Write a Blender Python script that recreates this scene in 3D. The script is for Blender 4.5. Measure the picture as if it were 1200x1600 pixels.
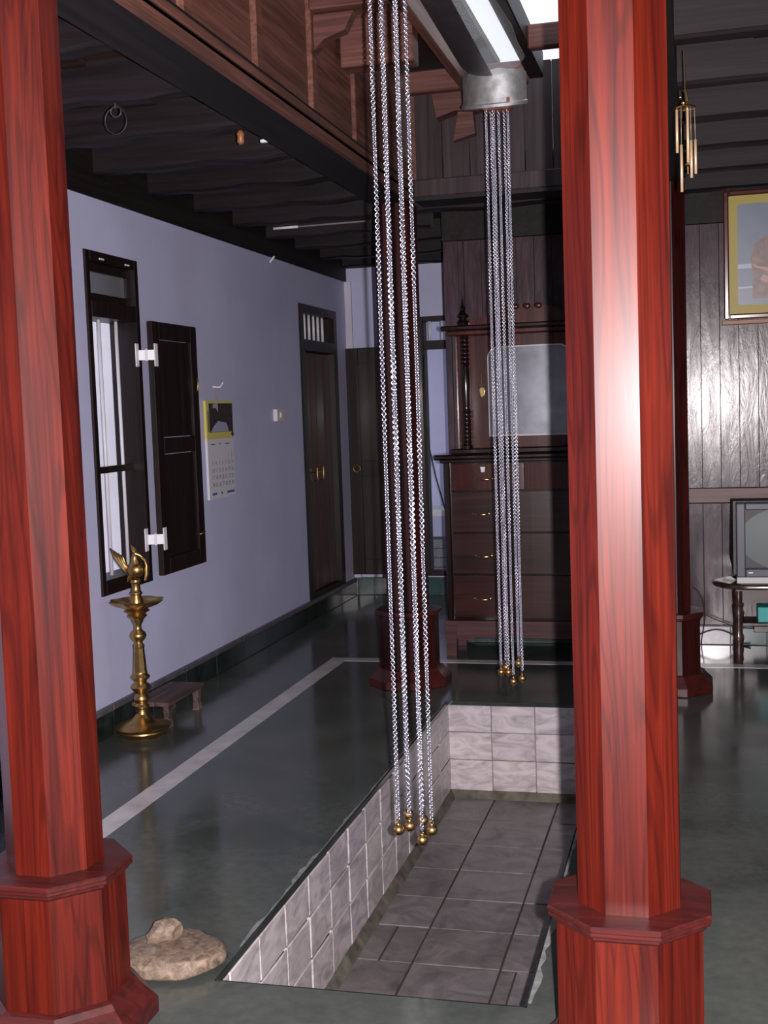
import bpy, bmesh, math, random
from mathutils import Vector, Matrix
random.seed(7)
SC = bpy.context.scene
for o in list(bpy.data.objects): bpy.data.objects.remove(o)
COL = SC.collection
PI = math.pi

# ------------------------------------------------------------------ camera
cam_d = bpy.data.cameras.new('camera'); cam = bpy.data.objects.new('camera', cam_d); COL.objects.link(cam)
cam_d.sensor_fit = 'VERTICAL'; cam_d.sensor_height = 36.0; cam_d.sensor_width = 27.0
cam_d.lens = 1915.3 / 1600 * 36.0
cam_d.clip_start = 0.05; cam_d.clip_end = 200
cR = Vector((0.96836257, 0.24707611, -0.03503332)); cU = Vector((0.01362727, 0.08782133, 0.99604303)); cF = Vector((-0.2491751, 0.96500819, -0.08167592))
EYE = Vector((0, 0, 1.55))
cam.matrix_world = Matrix(((cR.x, cU.x, -cF.x, EYE.x), (cR.y, cU.y, -cF.y, EYE.y), (cR.z, cU.z, -cF.z, EYE.z), (0, 0, 0, 1)))
SC.camera = cam
# ------------------------------------------------------------------ sky
W = bpy.data.worlds.new('sky'); SC.world = W; W.use_nodes = True
bg = W.node_tree.nodes['Background']; bg.inputs['Color'].default_value = (0.86, 0.90, 1.0, 1); bg.inputs['Strength'].default_value = 1.5
# ------------------------------------------------------------------ the photographer's flash, beside the lens
fl = bpy.data.lights.new('camera_flash', 'SPOT'); fl.energy = 1250; fl.color = (1.0, 0.915, 0.925); fl.spot_size = math.radians(78); fl.spot_blend = 0.55; fl.shadow_soft_size = 0.011
flo = bpy.data.objects.new('camera_flash', fl); COL.objects.link(flo)
flo.matrix_world = Matrix.Translation(EYE + cR * 0.066 + cF * 0.01) @ cam.matrix_world.to_3x3().to_4x4()
SC.view_settings.view_transform = 'Standard'
try: SC.view_settings.look = 'None'
except Exception: pass
SC.view_settings.exposure = 0.0; SC.view_settings.gamma = 1.0; SC.view_settings.use_curve_mapping = False

# ------------------------------------------------------------------ materials
MATS = {}
def newmat(name):
    m = bpy.data.materials.new(name); m.use_nodes = True
    nt = m.node_tree; b = nt.nodes['Principled BSDF']; MATS[name] = m
    return m, nt, b
def ramp(nt, fac, c1, c2, p1=0.0, p2=1.0, mid=None):
    r = nt.nodes.new('ShaderNodeValToRGB'); e = r.color_ramp.elements
    e[0].position = p1; e[0].color = (*c1, 1); e[1].position = p2; e[1].color = (*c2, 1)
    if mid: x = e.new(mid[0]); x.color = (*mid[1], 1)
    nt.links.new(fac, r.inputs['Fac']); return r.outputs['Color']
def coords(nt, scale, kind='Object', rnd=True):
    tc = nt.nodes.new('ShaderNodeTexCoord'); mp = nt.nodes.new('ShaderNodeMapping'); mp.inputs['Scale'].default_value = scale
    nt.links.new(tc.outputs[kind], mp.inputs['Vector'])
    if rnd:
        oi = nt.nodes.new('ShaderNodeObjectInfo'); mu = nt.nodes.new('ShaderNodeMath'); mu.operation = 'MULTIPLY'; mu.inputs[1].default_value = 37.0
        nt.links.new(oi.outputs['Random'], mu.inputs[0]); nt.links.new(mu.outputs[0], mp.inputs['Location'])
    return mp.outputs['Vector']
def noise(nt, vec, scale=1.0, detail=4, dist=0.0, rough=0.55):
    n = nt.nodes.new('ShaderNodeTexNoise'); n.inputs['Scale'].default_value = scale; n.inputs['Detail'].default_value = detail
    n.inputs['Distortion'].default_value = dist; n.inputs['Roughness'].default_value = rough
    nt.links.new(vec, n.inputs['Vector']); return n.outputs['Fac']
def bump(nt, b, h, strength=0.1, dist=0.01):
    bp = nt.nodes.new('ShaderNodeBump'); bp.inputs['Strength'].default_value = strength; bp.inputs['Distance'].default_value = dist
    nt.links.new(h, bp.inputs['Height']); nt.links.new(bp.outputs['Normal'], b.inputs['Normal']); nt.links.new(bp.outputs['Normal'], b.inputs['Coat Normal'])
def mix(nt, a, b_, fac, mode='MULTIPLY'):
    m = nt.nodes.new('ShaderNodeMixRGB'); m.blend_type = mode
    if isinstance(fac, (int, float)): m.inputs[0].default_value = fac
    else: nt.links.new(fac, m.inputs[0])
    for i, v in ((1, a), (2, b_)):
        if isinstance(v, tuple): m.inputs[i].default_value = (*v, 1)
        else: nt.links.new(v, m.inputs[i])
    return m.outputs[0]
def plain(name, col, rough=0.5, metal=0.0, spec=0.5, nscale=0, namp=0.25, bmp=0.0):
    m, nt, b = newmat(name)
    b.inputs['Roughness'].default_value = rough; b.inputs['Metallic'].default_value = metal; b.inputs['Specular IOR Level'].default_value = spec
    if nscale:
        v = coords(nt, (1, 1, 1)); f = noise(nt, v, nscale, 5)
        lo = tuple(c * (1 - namp) for c in col); hi = tuple(min(1, c * (1 + namp)) for c in col)
        nt.links.new(ramp(nt, f, lo, hi, 0.3, 0.7), b.inputs['Base Color'])
        if bmp: bump(nt, b, f, bmp, 0.01)
    else: b.inputs['Base Color'].default_value = (*col, 1)
    return m
def wood(name, dark, light, axis='Z', grain=26, rough=0.3, spec=0.5, coat=0.0, bmp=0.05, stretch=0.05, vary=0.25, crough=0.1, figure=0.0):
    m, nt, b = newmat(name)
    s = [grain] * 3; s['XYZ'.index(axis)] = grain * stretch
    v = coords(nt, tuple(s)); f = noise(nt, v, 1.0, 6, 1.2, 0.6)
    s2 = [grain * 5] * 3; s2['XYZ'.index(axis)] = grain * stretch * 2
    v2 = coords(nt, tuple(s2)); f2 = noise(nt, v2, 1.0, 3, 0.3)
    c = ramp(nt, f, dark, light, 0.36, 0.64)
    c2 = ramp(nt, f2, (0.62, 0.58, 0.58), (1, 1, 1), 0.35, 0.6)
    c = mix(nt, c, c2, 0.8)
    if figure:
        s3 = [grain * 0.55] * 3; s3['XYZ'.index(axis)] = grain * stretch * 0.75
        f3 = noise(nt, coords(nt, tuple(s3)), 1.0, 2, 0.4, 0.4)
        mu = nt.nodes.new('ShaderNodeMath'); mu.operation = 'MULTIPLY'; mu.inputs[1].default_value = 95.0; nt.links.new(f3, mu.inputs[0])
        sn = nt.nodes.new('ShaderNodeMath'); sn.operation = 'SINE'; nt.links.new(mu.outputs[0], sn.inputs[0])
        c = mix(nt, c, ramp(nt, sn.outputs[0], (1, 1, 1), (1 - figure,) * 3, 0.35, 1.0), 1.0)
    oi = nt.nodes.new('ShaderNodeObjectInfo')
    c3 = ramp(nt, oi.outputs['Random'], (1 - vary,) * 3, (1, 1, 1))
    nt.links.new(mix(nt, c, c3, 1.0), b.inputs['Base Color'])
    b.inputs['Roughness'].default_value = rough; b.inputs['Specular IOR Level'].default_value = spec
    b.inputs['Coat Weight'].default_value = coat; b.inputs['Coat Roughness'].default_value = crough
    if bmp: bump(nt, b, f, bmp, 0.004)
    return m
M = MATS
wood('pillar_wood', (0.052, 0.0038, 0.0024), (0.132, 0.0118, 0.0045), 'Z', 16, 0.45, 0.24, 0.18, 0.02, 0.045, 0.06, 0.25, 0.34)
wood('dim_pillar_wood', (0.022, 0.0035, 0.003), (0.055, 0.0075, 0.006), 'Z', 16, 0.45, 0.22, 0.2, 0.02, 0.045, 0.06, 0.26, 0.4)  # pillar wood darkened to stand for the weak flash on the far pillars
wood('plinth_wood', (0.045, 0.008, 0.0075), (0.085, 0.012, 0.010), 'X', 18, 0.42, 0.35, 0.2, 0.05, 0.1, 0.1, 0.3)
wood('fascia_wood', (0.10, 0.042, 0.030), (0.22, 0.092, 0.066), 'Y', 18, 0.5, 0.35, 0, 0.05)
wood('cross_wood', (0.09, 0.034, 0.028), (0.19, 0.078, 0.064), 'X', 18, 0.5, 0.35, 0, 0.05)
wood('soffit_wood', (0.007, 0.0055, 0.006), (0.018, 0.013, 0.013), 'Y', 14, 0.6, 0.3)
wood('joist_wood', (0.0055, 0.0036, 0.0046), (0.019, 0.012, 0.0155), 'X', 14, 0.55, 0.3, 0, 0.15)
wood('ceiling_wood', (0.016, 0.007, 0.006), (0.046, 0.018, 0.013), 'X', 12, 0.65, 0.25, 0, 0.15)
wood('plank_wood', (0.038, 0.020, 0.028), (0.092, 0.048, 0.064), 'Z', 14, 0.55, 0.2, 0.75, 0.5, 0.22, 0.15, 0.21)
wood('rail_wood', (0.15, 0.075, 0.078), (0.25, 0.135, 0.14), 'X', 14, 0.45, 0.5)
wood('dark_frame', (0.009, 0.005, 0.0045), (0.024, 0.0115, 0.0095), 'Z', 18, 0.4, 0.4, 0, 0.1)
wood('door_wood', (0.045, 0.017, 0.017), (0.12, 0.044, 0.043), 'Z', 16, 0.36, 0.5, 0.2, 0.08)
wood('leaf_wood', (0.010, 0.0055, 0.0045), (0.030, 0.0145, 0.012), 'Z', 16, 0.42, 0.4, 0.1, 0.08)
wood('dresser_wood', (0.020, 0.006, 0.0055), (0.062, 0.017, 0.014), 'X', 12, 0.3, 0.5, 0.4, 0.03)
wood('dresser_red', (0.045, 0.0085, 0.0065), (0.105, 0.020, 0.015), 'Z', 12, 0.26, 0.5, 0.4, 0.03)
wood('dresser_dark', (0.009, 0.004, 0.004), (0.028, 0.010, 0.009), 'Z', 12, 0.22, 0.6, 0.5, 0.02)
wood('apron_wood', (0.065, 0.024, 0.026), (0.125, 0.048, 0.048), 'X', 12, 0.4, 0.4)
wood('stool_wood', (0.07, 0.045, 0.042), (0.20, 0.135, 0.125), 'Y', 22, 0.7, 0.3, 0, 0.2)
wood('table_wood', (0.025, 0.012, 0.008), (0.085, 0.04, 0.026), 'X', 18, 0.3, 0.5, 0.4, 0.03)
wood('gable_wood', (0.028, 0.018, 0.021), (0.066, 0.044, 0.050), 'Z', 12, 0.6, 0.3, 0, 0.1)
plain('lavender_paint', (0.58, 0.59, 0.82), 0.62, 0, 0.35, 2.2, 0.07, 0.04)
plain('white_plaster', (0.66, 0.66, 0.74), 0.8, 0, 0.3, 3, 0.08)
plain('black_skirting', (0.020, 0.028, 0.026), 0.16, 0, 0.5, 9, 0.5)
plain('teal_tile', (0.038, 0.082, 0.082), 0.2, 0, 0.5, 12, 0.3)
plain('glare_tile', (0.46, 0.45, 0.50), 0.18, 0, 0.6, 12, 0.3)
plain('marble_strip', (0.58, 0.54, 0.55), 0.2, 0, 0.5, 7, 0.22)
plain('steel', (0.80, 0.80, 0.90), 0.22, 1.0)
plain('galvanised', (0.52, 0.53, 0.53), 0.42, 0.85, 0.5, 16, 0.35, 0.2)
plain('shade_wire_dark', (0.06, 0.055, 0.06), 0.45, 0.4, 0.5, 8, 0.3)
plain('brass', (0.49, 0.315, 0.125), 0.34, 1.0, 0.5, 30, 0.18)
plain('old_brass', (0.50, 0.31, 0.13), 0.34, 1.0, 0.5, 40, 0.2)
plain('gold', (0.80, 0.62, 0.26), 0.2, 1.0)
plain('white_enamel', (0.82, 0.82, 0.88), 0.35)
plain('white_bar', (0.72, 0.72, 0.78), 0.4)
plain('white_plastic', (0.72, 0.70, 0.70), 0.4)
plain('black_plastic', (0.018, 0.018, 0.022), 0.45)
plain('grey_plastic', (0.075, 0.08, 0.10), 0.4)
plain('silver_plastic', (0.62, 0.61, 0.62), 0.4)
plain('tv_glass', (0.20, 0.23, 0.23), 0.5, 0, 0.3)
plain('cable_rubber', (0.012, 0.012, 0.016), 0.5)
plain('terracotta', (0.24, 0.075, 0.05), 0.6, 0, 0.4, 20, 0.25)
plain('cyan_card', (0.05, 0.42, 0.40), 0.5)
plain('grey_card', (0.22, 0.22, 0.24), 0.7, 0, 0.3, 14, 0.25)
plain('frame_lacquer', (0.085, 0.022, 0.014), 0.15, 0, 0.6)
plain('gold_mat', (0.40, 0.31, 0.02), 0.42, 0, 0.4)
plain('print_sky', (0.125, 0.165, 0.235), 0.35, 0, 0.4, 9, 0.12)
plain('print_pale', (0.27, 0.35, 0.45), 0.35)
plain('print_deep', (0.07, 0.11, 0.18), 0.35)
plain('print_brown', (0.17, 0.10, 0.085), 0.35, 0, 0.4, 22, 0.45)
plain('print_skin', (0.36, 0.15, 0.12), 0.35)
plain('print_yellow', (0.70, 0.62, 0.17), 0.5)
plain('print_dark', (0.055, 0.045, 0.045), 0.5, 0, 0.4, 40, 0.5)
plain('paper', (0.72, 0.70, 0.76), 0.6)
plain('print_lilac', (0.42, 0.40, 0.55), 0.5)
plain('ink', (0.08, 0.08, 0.12), 0.6)
plain('ink_blue', (0.04, 0.13, 0.50), 0.6)
plain('ochre_wood', (0.30, 0.11, 0.045), 0.4)
plain('string', (0.30, 0.20, 0.15), 0.8)
plain('ground', (0.30, 0.27, 0.24), 0.9, 0, 0.2, 3, 0.3)
plain('cement', (0.22, 0.22, 0.22), 0.7, 0, 0.3, 30, 0.3, 0.3)
plain('moss_cement', (0.115, 0.105, 0.082), 0.85, 0, 0.3, 14, 0.5, 0.4)
# stone
m, nt, b = newmat('stone'); v = coords(nt, (1, 1, 1)); f = noise(nt, v, 34, 8, 0.8, 0.7)
nt.links.new(ramp(nt, f, (0.07, 0.042, 0.027), (0.30, 0.225, 0.165), 0.32, 0.68), b.inputs['Base Color']); b.inputs['Roughness'].default_value = 0.6; bump(nt, b, f, 0.35, 0.02)
# polished dark oxide floor
m, nt, b = newmat('oxide_floor'); v = coords(nt, (1, 1, 1), 'Object', False); f = noise(nt, v, 2.2, 7, 0.6); f2 = noise(nt, v, 26, 3)
c = ramp(nt, f, (0.055, 0.064, 0.058), (0.105, 0.115, 0.104), 0.3, 0.72); c2 = ramp(nt, f2, (0.85,) * 3, (1.08,) * 3, 0.3, 0.7)
nt.links.new(mix(nt, c, c2, 1.0), b.inputs['Base Color'])
rr = nt.nodes.new('ShaderNodeMapRange'); rr.inputs['From Min'].default_value = 0.3; rr.inputs['From Max'].default_value = 0.7; rr.inputs['To Min'].default_value = 0.10; rr.inputs['To Max'].default_value = 0.2
nt.links.new(f, rr.inputs['Value']); nt.links.new(rr.outputs[0], b.inputs['Roughness']); b.inputs['Specular IOR Level'].default_value = 0.5
# marbled pit tiles
m, nt, b = newmat('marble_tile'); v = coords(nt, (1, 1, 2.6)); f = noise(nt, v, 5.5, 7, 1.6, 0.6)
c = ramp(nt, f, (0.34, 0.30, 0.31), (0.66, 0.60, 0.60), 0.3, 0.6); oi = nt.nodes.new('ShaderNodeObjectInfo')
nt.links.new(mix(nt, c, ramp(nt, oi.outputs['Random'], (0.86, 0.86, 0.9), (1, 1, 1)), 1.0), b.inputs['Base Color']); b.inputs['Roughness'].default_value = 0.32
# grey worn pit floor tiles
m, nt, b = newmat('pit_floor_tile'); v = coords(nt, (1, 1, 1)); f = noise(nt, v, 7, 7, 0.9, 0.65)
c = ramp(nt, f, (0.085, 0.076, 0.080), (0.25, 0.222, 0.232), 0.28, 0.68); oi = nt.nodes.new('ShaderNodeObjectInfo')
nt.links.new(mix(nt, c, ramp(nt, oi.outputs['Random'], (0.80, 0.78, 0.76), (1, 1, 1)), 1.0), b.inputs['Base Color']); b.inputs['Roughness'].default_value = 0.38
plain('chime_brass', (0.80, 0.56, 0.36), 0.38, 0.35)
plain('skirting_top', (0.11, 0.10, 0.12), 0.5, 0, 0.4, 12, 0.3)
plain('pit_grout', (0.038, 0.032, 0.03), 0.8)
plain('grout_white', (0.62, 0.56, 0.52), 0.7)
# milky translucent gutter sheet
m, nt, b = newmat('milky_sheet'); out = nt.nodes['Material Output']
tr = nt.nodes.new('ShaderNodeBsdfTranslucent'); v = coords(nt, (1, 0.5, 1)); f = noise(nt, v, 9, 5, 0.8)
nt.links.new(ramp(nt, f, (0.55, 0.5, 0.42), (0.95, 0.95, 0.95), 0.3, 0.55), tr.inputs['Color'])
df = nt.nodes.new('ShaderNodeBsdfDiffuse'); df.inputs['Color'].default_value = (0.6, 0.58, 0.55, 1)
tp = nt.nodes.new('ShaderNodeBsdfTransparent'); m2 = nt.nodes.new('ShaderNodeMixShader'); m2.inputs[0].default_value = 0.78
ms = nt.nodes.new('ShaderNodeMixShader'); ms.inputs[0].default_value = 0.3
nt.links.new(tr.outputs[0], ms.inputs[1]); nt.links.new(df.outputs[0], ms.inputs[2]); nt.links.new(ms.outputs[0], m2.inputs[1]); nt.links.new(tp.outputs[0], m2.inputs[2]); nt.links.new(m2.outputs[0], out.inputs['Surface'])
# mirror (aged) and window glass
plain('aged_mirror', (0.42, 0.44, 0.50), 0.2, 1.0, 0.5, 12, 0.18)
m, nt, b = newmat('glass'); b.inputs['Base Color'].default_value = (0.35, 0.36, 0.38, 1); b.inputs['Roughness'].default_value = 0.25; b.inputs['Transmission Weight'].default_value = 0.6; b.inputs['IOR'].default_value = 1.45

# ------------------------------------------------------------------ mesh helpers
def NB(): return bmesh.new()
def box(bm, x0, x1, y0, y1, z0, z1, bev=0.0, rot=None):
    vs = [bm.verts.new((x, y, z)) for z in (z0, z1) for y in (y0, y1) for x in (x0, x1)]
    fs = [bm.faces.new([vs[i] for i in q]) for q in ((0, 2, 3, 1), (4, 5, 7, 6), (0, 1, 5, 4), (2, 6, 7, 3), (0, 4, 6, 2), (1, 3, 7, 5))]
    if bev:
        es = list({e for f in fs for e in f.edges})
        r = bmesh.ops.bevel(bm, geom=es, offset=bev, segments=1, affect='EDGES', profile=0.5)
    return vs
def poly_prism(bm, pts, a, b, axis='Z'):
    """pts: 2-D outline (anticlockwise), extruded from a to b along axis."""
    def P(p, t):
        return (p[0], p[1], t) if axis == 'Z' else ((p[0], t, p[1]) if axis == 'Y' else (t, p[0], p[1]))
    lo = [bm.verts.new(P(p, a)) for p in pts]; hi = [bm.verts.new(P(p, b)) for p in pts]; n = len(pts)
    for i in range(n): bm.faces.new((lo[i], lo[(i + 1) % n], hi[(i + 1) % n], hi[i]))
    bm.faces.new(lo[::-1]); bm.faces.new(hi)
def octa(a, cx=0, cy=0, n=8):
    r = a / math.cos(PI / n); return [(cx + r * math.cos(PI / n + k * 2 * PI / n), cy + r * math.sin(PI / n + k * 2 * PI / n)) for k in range(n)]
def loft(bm, rings, cap=True):
    vs = [[bm.verts.new(p) for p in r] for r in rings]; n = len(vs[0])
    for a, c in zip(vs, vs[1:]):
        for i in range(n): bm.faces.new((a[i], a[(i + 1) % n], c[(i + 1) % n], c[i]))
    if cap: bm.faces.new(vs[0][::-1]); bm.faces.new(vs[-1])
def octa_stack(bm, prof, n=8):
    loft(bm, [[(x, y, z) for x, y in octa(a, 0, 0, n)] for a, z in prof])
def lathe(bm, prof, cx=0, cy=0, n=24, lobe=None):
    rings = []
    for r, z in prof:
        ring = []
        for k in range(n):
            t = 2 * PI * k / n; rr = max(r, 1e-4)
            if lobe and r > lobe[0]: rr = r * (1 + lobe[1] * math.cos(lobe[2] * t))
            ring.append((cx + rr * math.cos(t), cy + rr * math.sin(t), z))
        rings.append(ring)
    loft(bm, rings)
def tube(bm, pts, r, n=8, closed=False):
    pts = [Vector(p) for p in pts]; N = len(pts); rings = []; up = None
    for i, p in enumerate(pts):
        if closed: t = pts[(i + 1) % N] - pts[i - 1]
        else: t = pts[min(i + 1, N - 1)] - pts[max(i - 1, 0)]
        t.normalize()
        if up is None: up = t.orthogonal().normalized()
        up = (up - t * up.dot(t)); up = up.normalized() if up.length > 1e-6 else t.orthogonal().normalized()
        w = t.cross(up); rr = r[i] if isinstance(r, (list, tuple)) else r
        rings.append([p + (up * math.cos(2 * PI * k / n) + w * math.sin(2 * PI * k / n)) * rr for k in range(n)])
    if closed:
        vs = [[bm.verts.new(q) for q in ring] for ring in rings]
        for i in range(N):
            a, c = vs[i], vs[(i + 1) % N]
            for k in range(n): bm.faces.new((a[k], a[(k + 1) % n], c[(k + 1) % n], c[k]))
    else: loft(bm, rings)
def ball(bm, c, r, seg=16, ring=10, s=(1, 1, 1)):
    bmesh.ops.create_uvsphere(bm, u_segments=seg, v_segments=ring, radius=r, matrix=Matrix.Translation(c) @ Matrix.Diagonal((*s, 1)))
def mesh(name, bm, mat, smooth=False):
    bmesh.ops.recalc_face_normals(bm, faces=bm.faces[:])
    me = bpy.data.meshes.new(name); bm.to_mesh(me); bm.free()
    if mat: me.materials.append(M[mat])
    if smooth is True:
        for p in me.polygons: p.use_smooth = True
    elif smooth == 'auto':
        me.shade_smooth() if hasattr(me, 'shade_smooth') else None
        try: me.set_sharp_from_angle(angle=math.radians(38))
        except Exception: pass
    return me
def obj(name, me, parent=None, loc=(0, 0, 0), rot=(0, 0, 0), label=None):
    o = bpy.data.objects.new(name, me); COL.objects.link(o); o.location = loc; o.rotation_euler = rot
    if parent: o.parent = parent
    if label: o['label'] = label
    return o
def part(name, bm, mat, parent=None, smooth=False, loc=(0, 0, 0), rot=(0, 0, 0), label=None):
    return obj(name, mesh(name, bm, mat, smooth), parent, loc, rot, label)
def tag(o, label, cat, group=None):
    o['label'] = label; o['category'] = cat
    if group: o['group'] = group
    return o
def thing(name, label, cat, loc=(0, 0, 0), rotz=0, group=None):
    o = obj(name, None, None, loc, (0, 0, rotz)); o.empty_display_size = 0.1; return tag(o, label, cat, group)
def struct(name, bm, mat, label=None, loc=(0, 0, 0)):
    o = part(name, bm, mat, None, False, loc)
    o['kind'] = 'structure'
    if label: o['label'] = label
    return o
def bx(name, mat, parent, x0, x1, y0, y1, z0, z1, bev=0.0, label=None, rot=(0, 0, 0), loc=(0, 0, 0)):
    bm = NB(); box(bm, x0, x1, y0, y1, z0, z1, bev); return part(name, bm, mat, parent, False, loc, rot, label)
def holed(bm, u0, u1, z0, z1, holes, mk):
    """fill the rectangle u0..u1 x z0..z1 except for the holes (ua, ub, za, zb); mk(ua, ub, za, zb) adds a slab"""
    us = sorted({u0, u1, *[h[0] for h in holes], *[h[1] for h in holes]})
    for a, c in zip(us, us[1:]):
        hs = sorted([h for h in holes if h[0] <= a + 1e-6 and h[1] >= c - 1e-6], key=lambda h: h[2]); z = z0
        for h in hs:
            if h[2] > z: mk(a, c, z, h[2])
            z = h[3]
        if z < z1: mk(a, c, z, z1)

# ================================================================== THE SETTING
PX0, PX1, PY0, PY1, PZ = -1.317, -0.45, 3.04, 6.31, -0.52       # the sunken court
WL = -2.85                                                       # inner face of the lavender wall
WB = 7.98                                                        # plank wall
WF = 10.0                                                        # far wall
CZ = 2.90
# floor (with the court cut out)
bm = NB()
for x0, x1, y0, y1 in ((-3.2, PX0, -2.2, 12.0), (PX1, 3.3, -2.2, 12.0), (PX0, PX1, -2.2, PY0), (PX0, PX1, PY1, 12.0)):
    vs = [bm.verts.new(p) for p in ((x0, y0, 0), (x1, y0, 0), (x1, y1, 0), (x0, y1, 0))]; bm.faces.new(vs)
lip = 0.022
bmf = bm
floor = struct('floor', bm, 'oxide_floor', 'polished dark grey-green oxide floor around the sunken court')
# marble inlay lines
s1 = bx('inlay_strip', 'marble_strip', floor, -2.272, -2.168, -2.0, 7.37, -0.004, 0.0015)
s2 = bx('inlay_strip', 'marble_strip', floor, -2.168, 3.2, 7.275, 7.37, -0.004, 0.0015)
# rim of the court: slim oxide nosing with ragged cement beside it
bm = NB(); t = 0.02
box(bm, PX0, PX0 + 0.006, PY0, PY1, -t, 0.0); box(bm, PX1 - 0.006, PX1, PY0, PY1, -t, 0.0); box(bm, PX0, PX1, PY0, PY0 + 0.006, -t, 0); box(bm, PX0, PX1, PY1 - 0.006, PY1, -t, 0)
o = part('rim', bm, 'black_skirting', floor)
bm = NB(); rnd = random.Random(3); n = 70; inner = []; outer = []
for i in range(n + 1):
    y = 3.25 + (6.3 - 3.25) * i / n
    w = 0.006 + 0.022 * max(0, math.sin(i * 0.55) * 0.5 + rnd.random() - 0.35) * max(0.25, 1 - abs(i - 12) / 26)
    inner.append(bm.verts.new((PX0, y, 0.003))); outer.append(bm.verts.new((PX0 - w, y, 0.0012)))
for i in range(n): bm.faces.new((inner[i], outer[i], outer[i + 1], inner[i + 1]))
part('worn_cement_edge', bm, 'cement', floor)
bm = NB(); inner = []; outer = []
for i in range(31):
    x = PX1 + 0.0; y = 3.06 + 1.6 * i / 30; w = 0.006 + 0.016 * rnd.random() * (1 if i < 10 else 0.4)
    inner.append(bm.verts.new((x, y, 0.003))); outer.append(bm.verts.new((x + w, y, 0.0012)))
for i in range(30): bm.faces.new((inner[i], inner[i + 1], outer[i + 1], outer[i]))
part('worn_cement_edge', bm, 'cement', floor)

# court walls: backing slab + single tiles (children)
def tile_mesh(name, w, h, d, mat, wav=0.0):
    bm = NB(); box(bm, 0, w, -d, 0, 0, h, 0.003)
    return mesh(name, bm, mat)
rows = [(-0.165, 0.0 - 0.02), (-0.315, -0.165), (-0.482, -0.315)]
tm = {}
def court_wall(name, label, origin, rotz, length, cols, grout, pale=False):
    """local frame: +X along the wall, face towards -Y"""
    bm = NB(); box(bm, 0, length, 0.002, 0.06, PZ, -0.002)
    w = struct(name, bm, grout, label); w.location = origin; w.rotation_euler = (0, 0, rotz)
    for a, c in zip(cols, cols[1:]):
        for z0, z1 in rows:
            g = 0.006 if pale else 0.0035; key = (round(c - a - g, 3), round(z1 - z0 - g, 3))
            if key not in tm: tm[key] = tile_mesh('tile', key[0], key[1], 0.009, 'marble_tile')
            t_ = obj('tile', tm[key], w, (a + g / 2, 0.0 + random.uniform(-0.001, 0.0022), z0 + g / 2), (random.uniform(-.012, .012), random.uniform(-.018, .018) if pale else random.uniform(-.012, .012), random.uniform(-.006, .006)))
    if pale:
        bm = NB()
        for a in cols[1:-1]: box(bm, a - 0.003, a + 0.003, -0.0045, 0.004, -0.48, -0.02)
        part('grout_lines', bm, 'grout_white', w)['kind'] = 'stuff'
    bm = NB(); poly_prism(bm, [(-0.035, PZ), (0.0, PZ), (0.0, -0.478), (-0.010, -0.482)], 0, length, 'X')
    part('cove', bm, 'moss_cement', w)
    return w
L_ = PY1 - PY0; Wd = PX1 - PX0
cl = [0, 0.095] + [3.375 + 0.2437 * k - PY0 for k in range(0, 12)] + [L_]
cl = sorted({round(c, 3) for c in cl if c <= L_ + 1e-6})
# left wall faces +X: local +X runs along +Y, local -Y is world +X
court_wall('wall_court_left', 'white marbled tile side of the sunken court', (PX0, PY0, 0), PI / 2, L_, cl, 'pit_grout', True)
court_wall('wall_court_right', 'right tiled side of the sunken court', (PX1, PY1, 0), -PI / 2, L_, cl, 'pit_grout', True)
court_wall('wall_court_back', 'far tiled end of the sunken court', (PX0, PY1, 0), 0, Wd, [0, 0.235, 0.466, 0.70, Wd], 'cement')
court_wall('wall_court_front', 'near tiled end of the sunken court', (PX1, PY0, 0), PI, Wd, [0, 0.235, 0.466, 0.70, Wd], 'cement')
bm = NB(); box(bm, PX0, PX1, PY0, PY1, PZ - 0.06, PZ - 0.004)
pf = struct('floor_court', bm, 'pit_grout', 'grey tiled bottom of the sunken court')
xs = [PX0, -1.07, -0.735, PX1]; ys = [PY0, 3.36, 3.68, 4.0, 4.325, 4.644, 4.949, 5.274, 5.592, 5.95, PY1]
ftm = {}
for i, (a, c) in enumerate(zip(xs, xs[1:])):
    for j, (d, e) in enumerate(zip(ys, ys[1:])):
        subs = [(a, c)]
        if i == 0 and j == 4: subs = [(a, -1.2), (-1.2, c)]
        if i == 2 and j in (3, 2): subs = [(a, a + 0.06), (a + 0.06, c)] if j == 3 else [(a, c)]
        for p, q in subs:
            k = (round(q - p - 0.008, 3), round(e - d - 0.008, 3))
            if k not in ftm:
                bm = NB(); box(bm, 0, k[0], 0, k[1], -0.01, 0, 0.0008); ftm[k] = mesh('paving_tile', bm, 'pit_floor_tile')
            obj('paving_tile', ftm[k], pf, (p + 0.004, d + 0.004, PZ + random.uniform(-.001, .002)), (random.uniform(-.004, .004), random.uniform(-.004, .004), 0))

# left wall
bm = NB(); winh = (5.43, 6.0, 0.69, 2.38); doorh = (8.71, 9.66, 0.15, 2.372); added_win = (0.6, 2.2, 0.8, 2.2)  # the last hole is an unseen window added for more daylight
holed(bm, -2.2, WF, 0, 2.64, [winh, doorh, added_win], lambda a, c, d, e: box(bm, WL - 0.15, WL, a, c, d, e))
holed(bm, -2.2, WF, 0, 2.64, [winh, added_win], lambda a, c, d, e: box(bm, WL - 0.30, WL - 0.15, a, c, d, e))
struct('wall_left', bm, 'lavender_paint', 'lavender painted wall with a barred window and a dark door')
bm = NB(); box(bm, WL - 0.30, WL + 0.012, -2.2, 12.0, 2.64, CZ); struct('trim_wall_plate', bm, 'soffit_wood', 'dark timber plate on top of the lavender wall')
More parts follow.
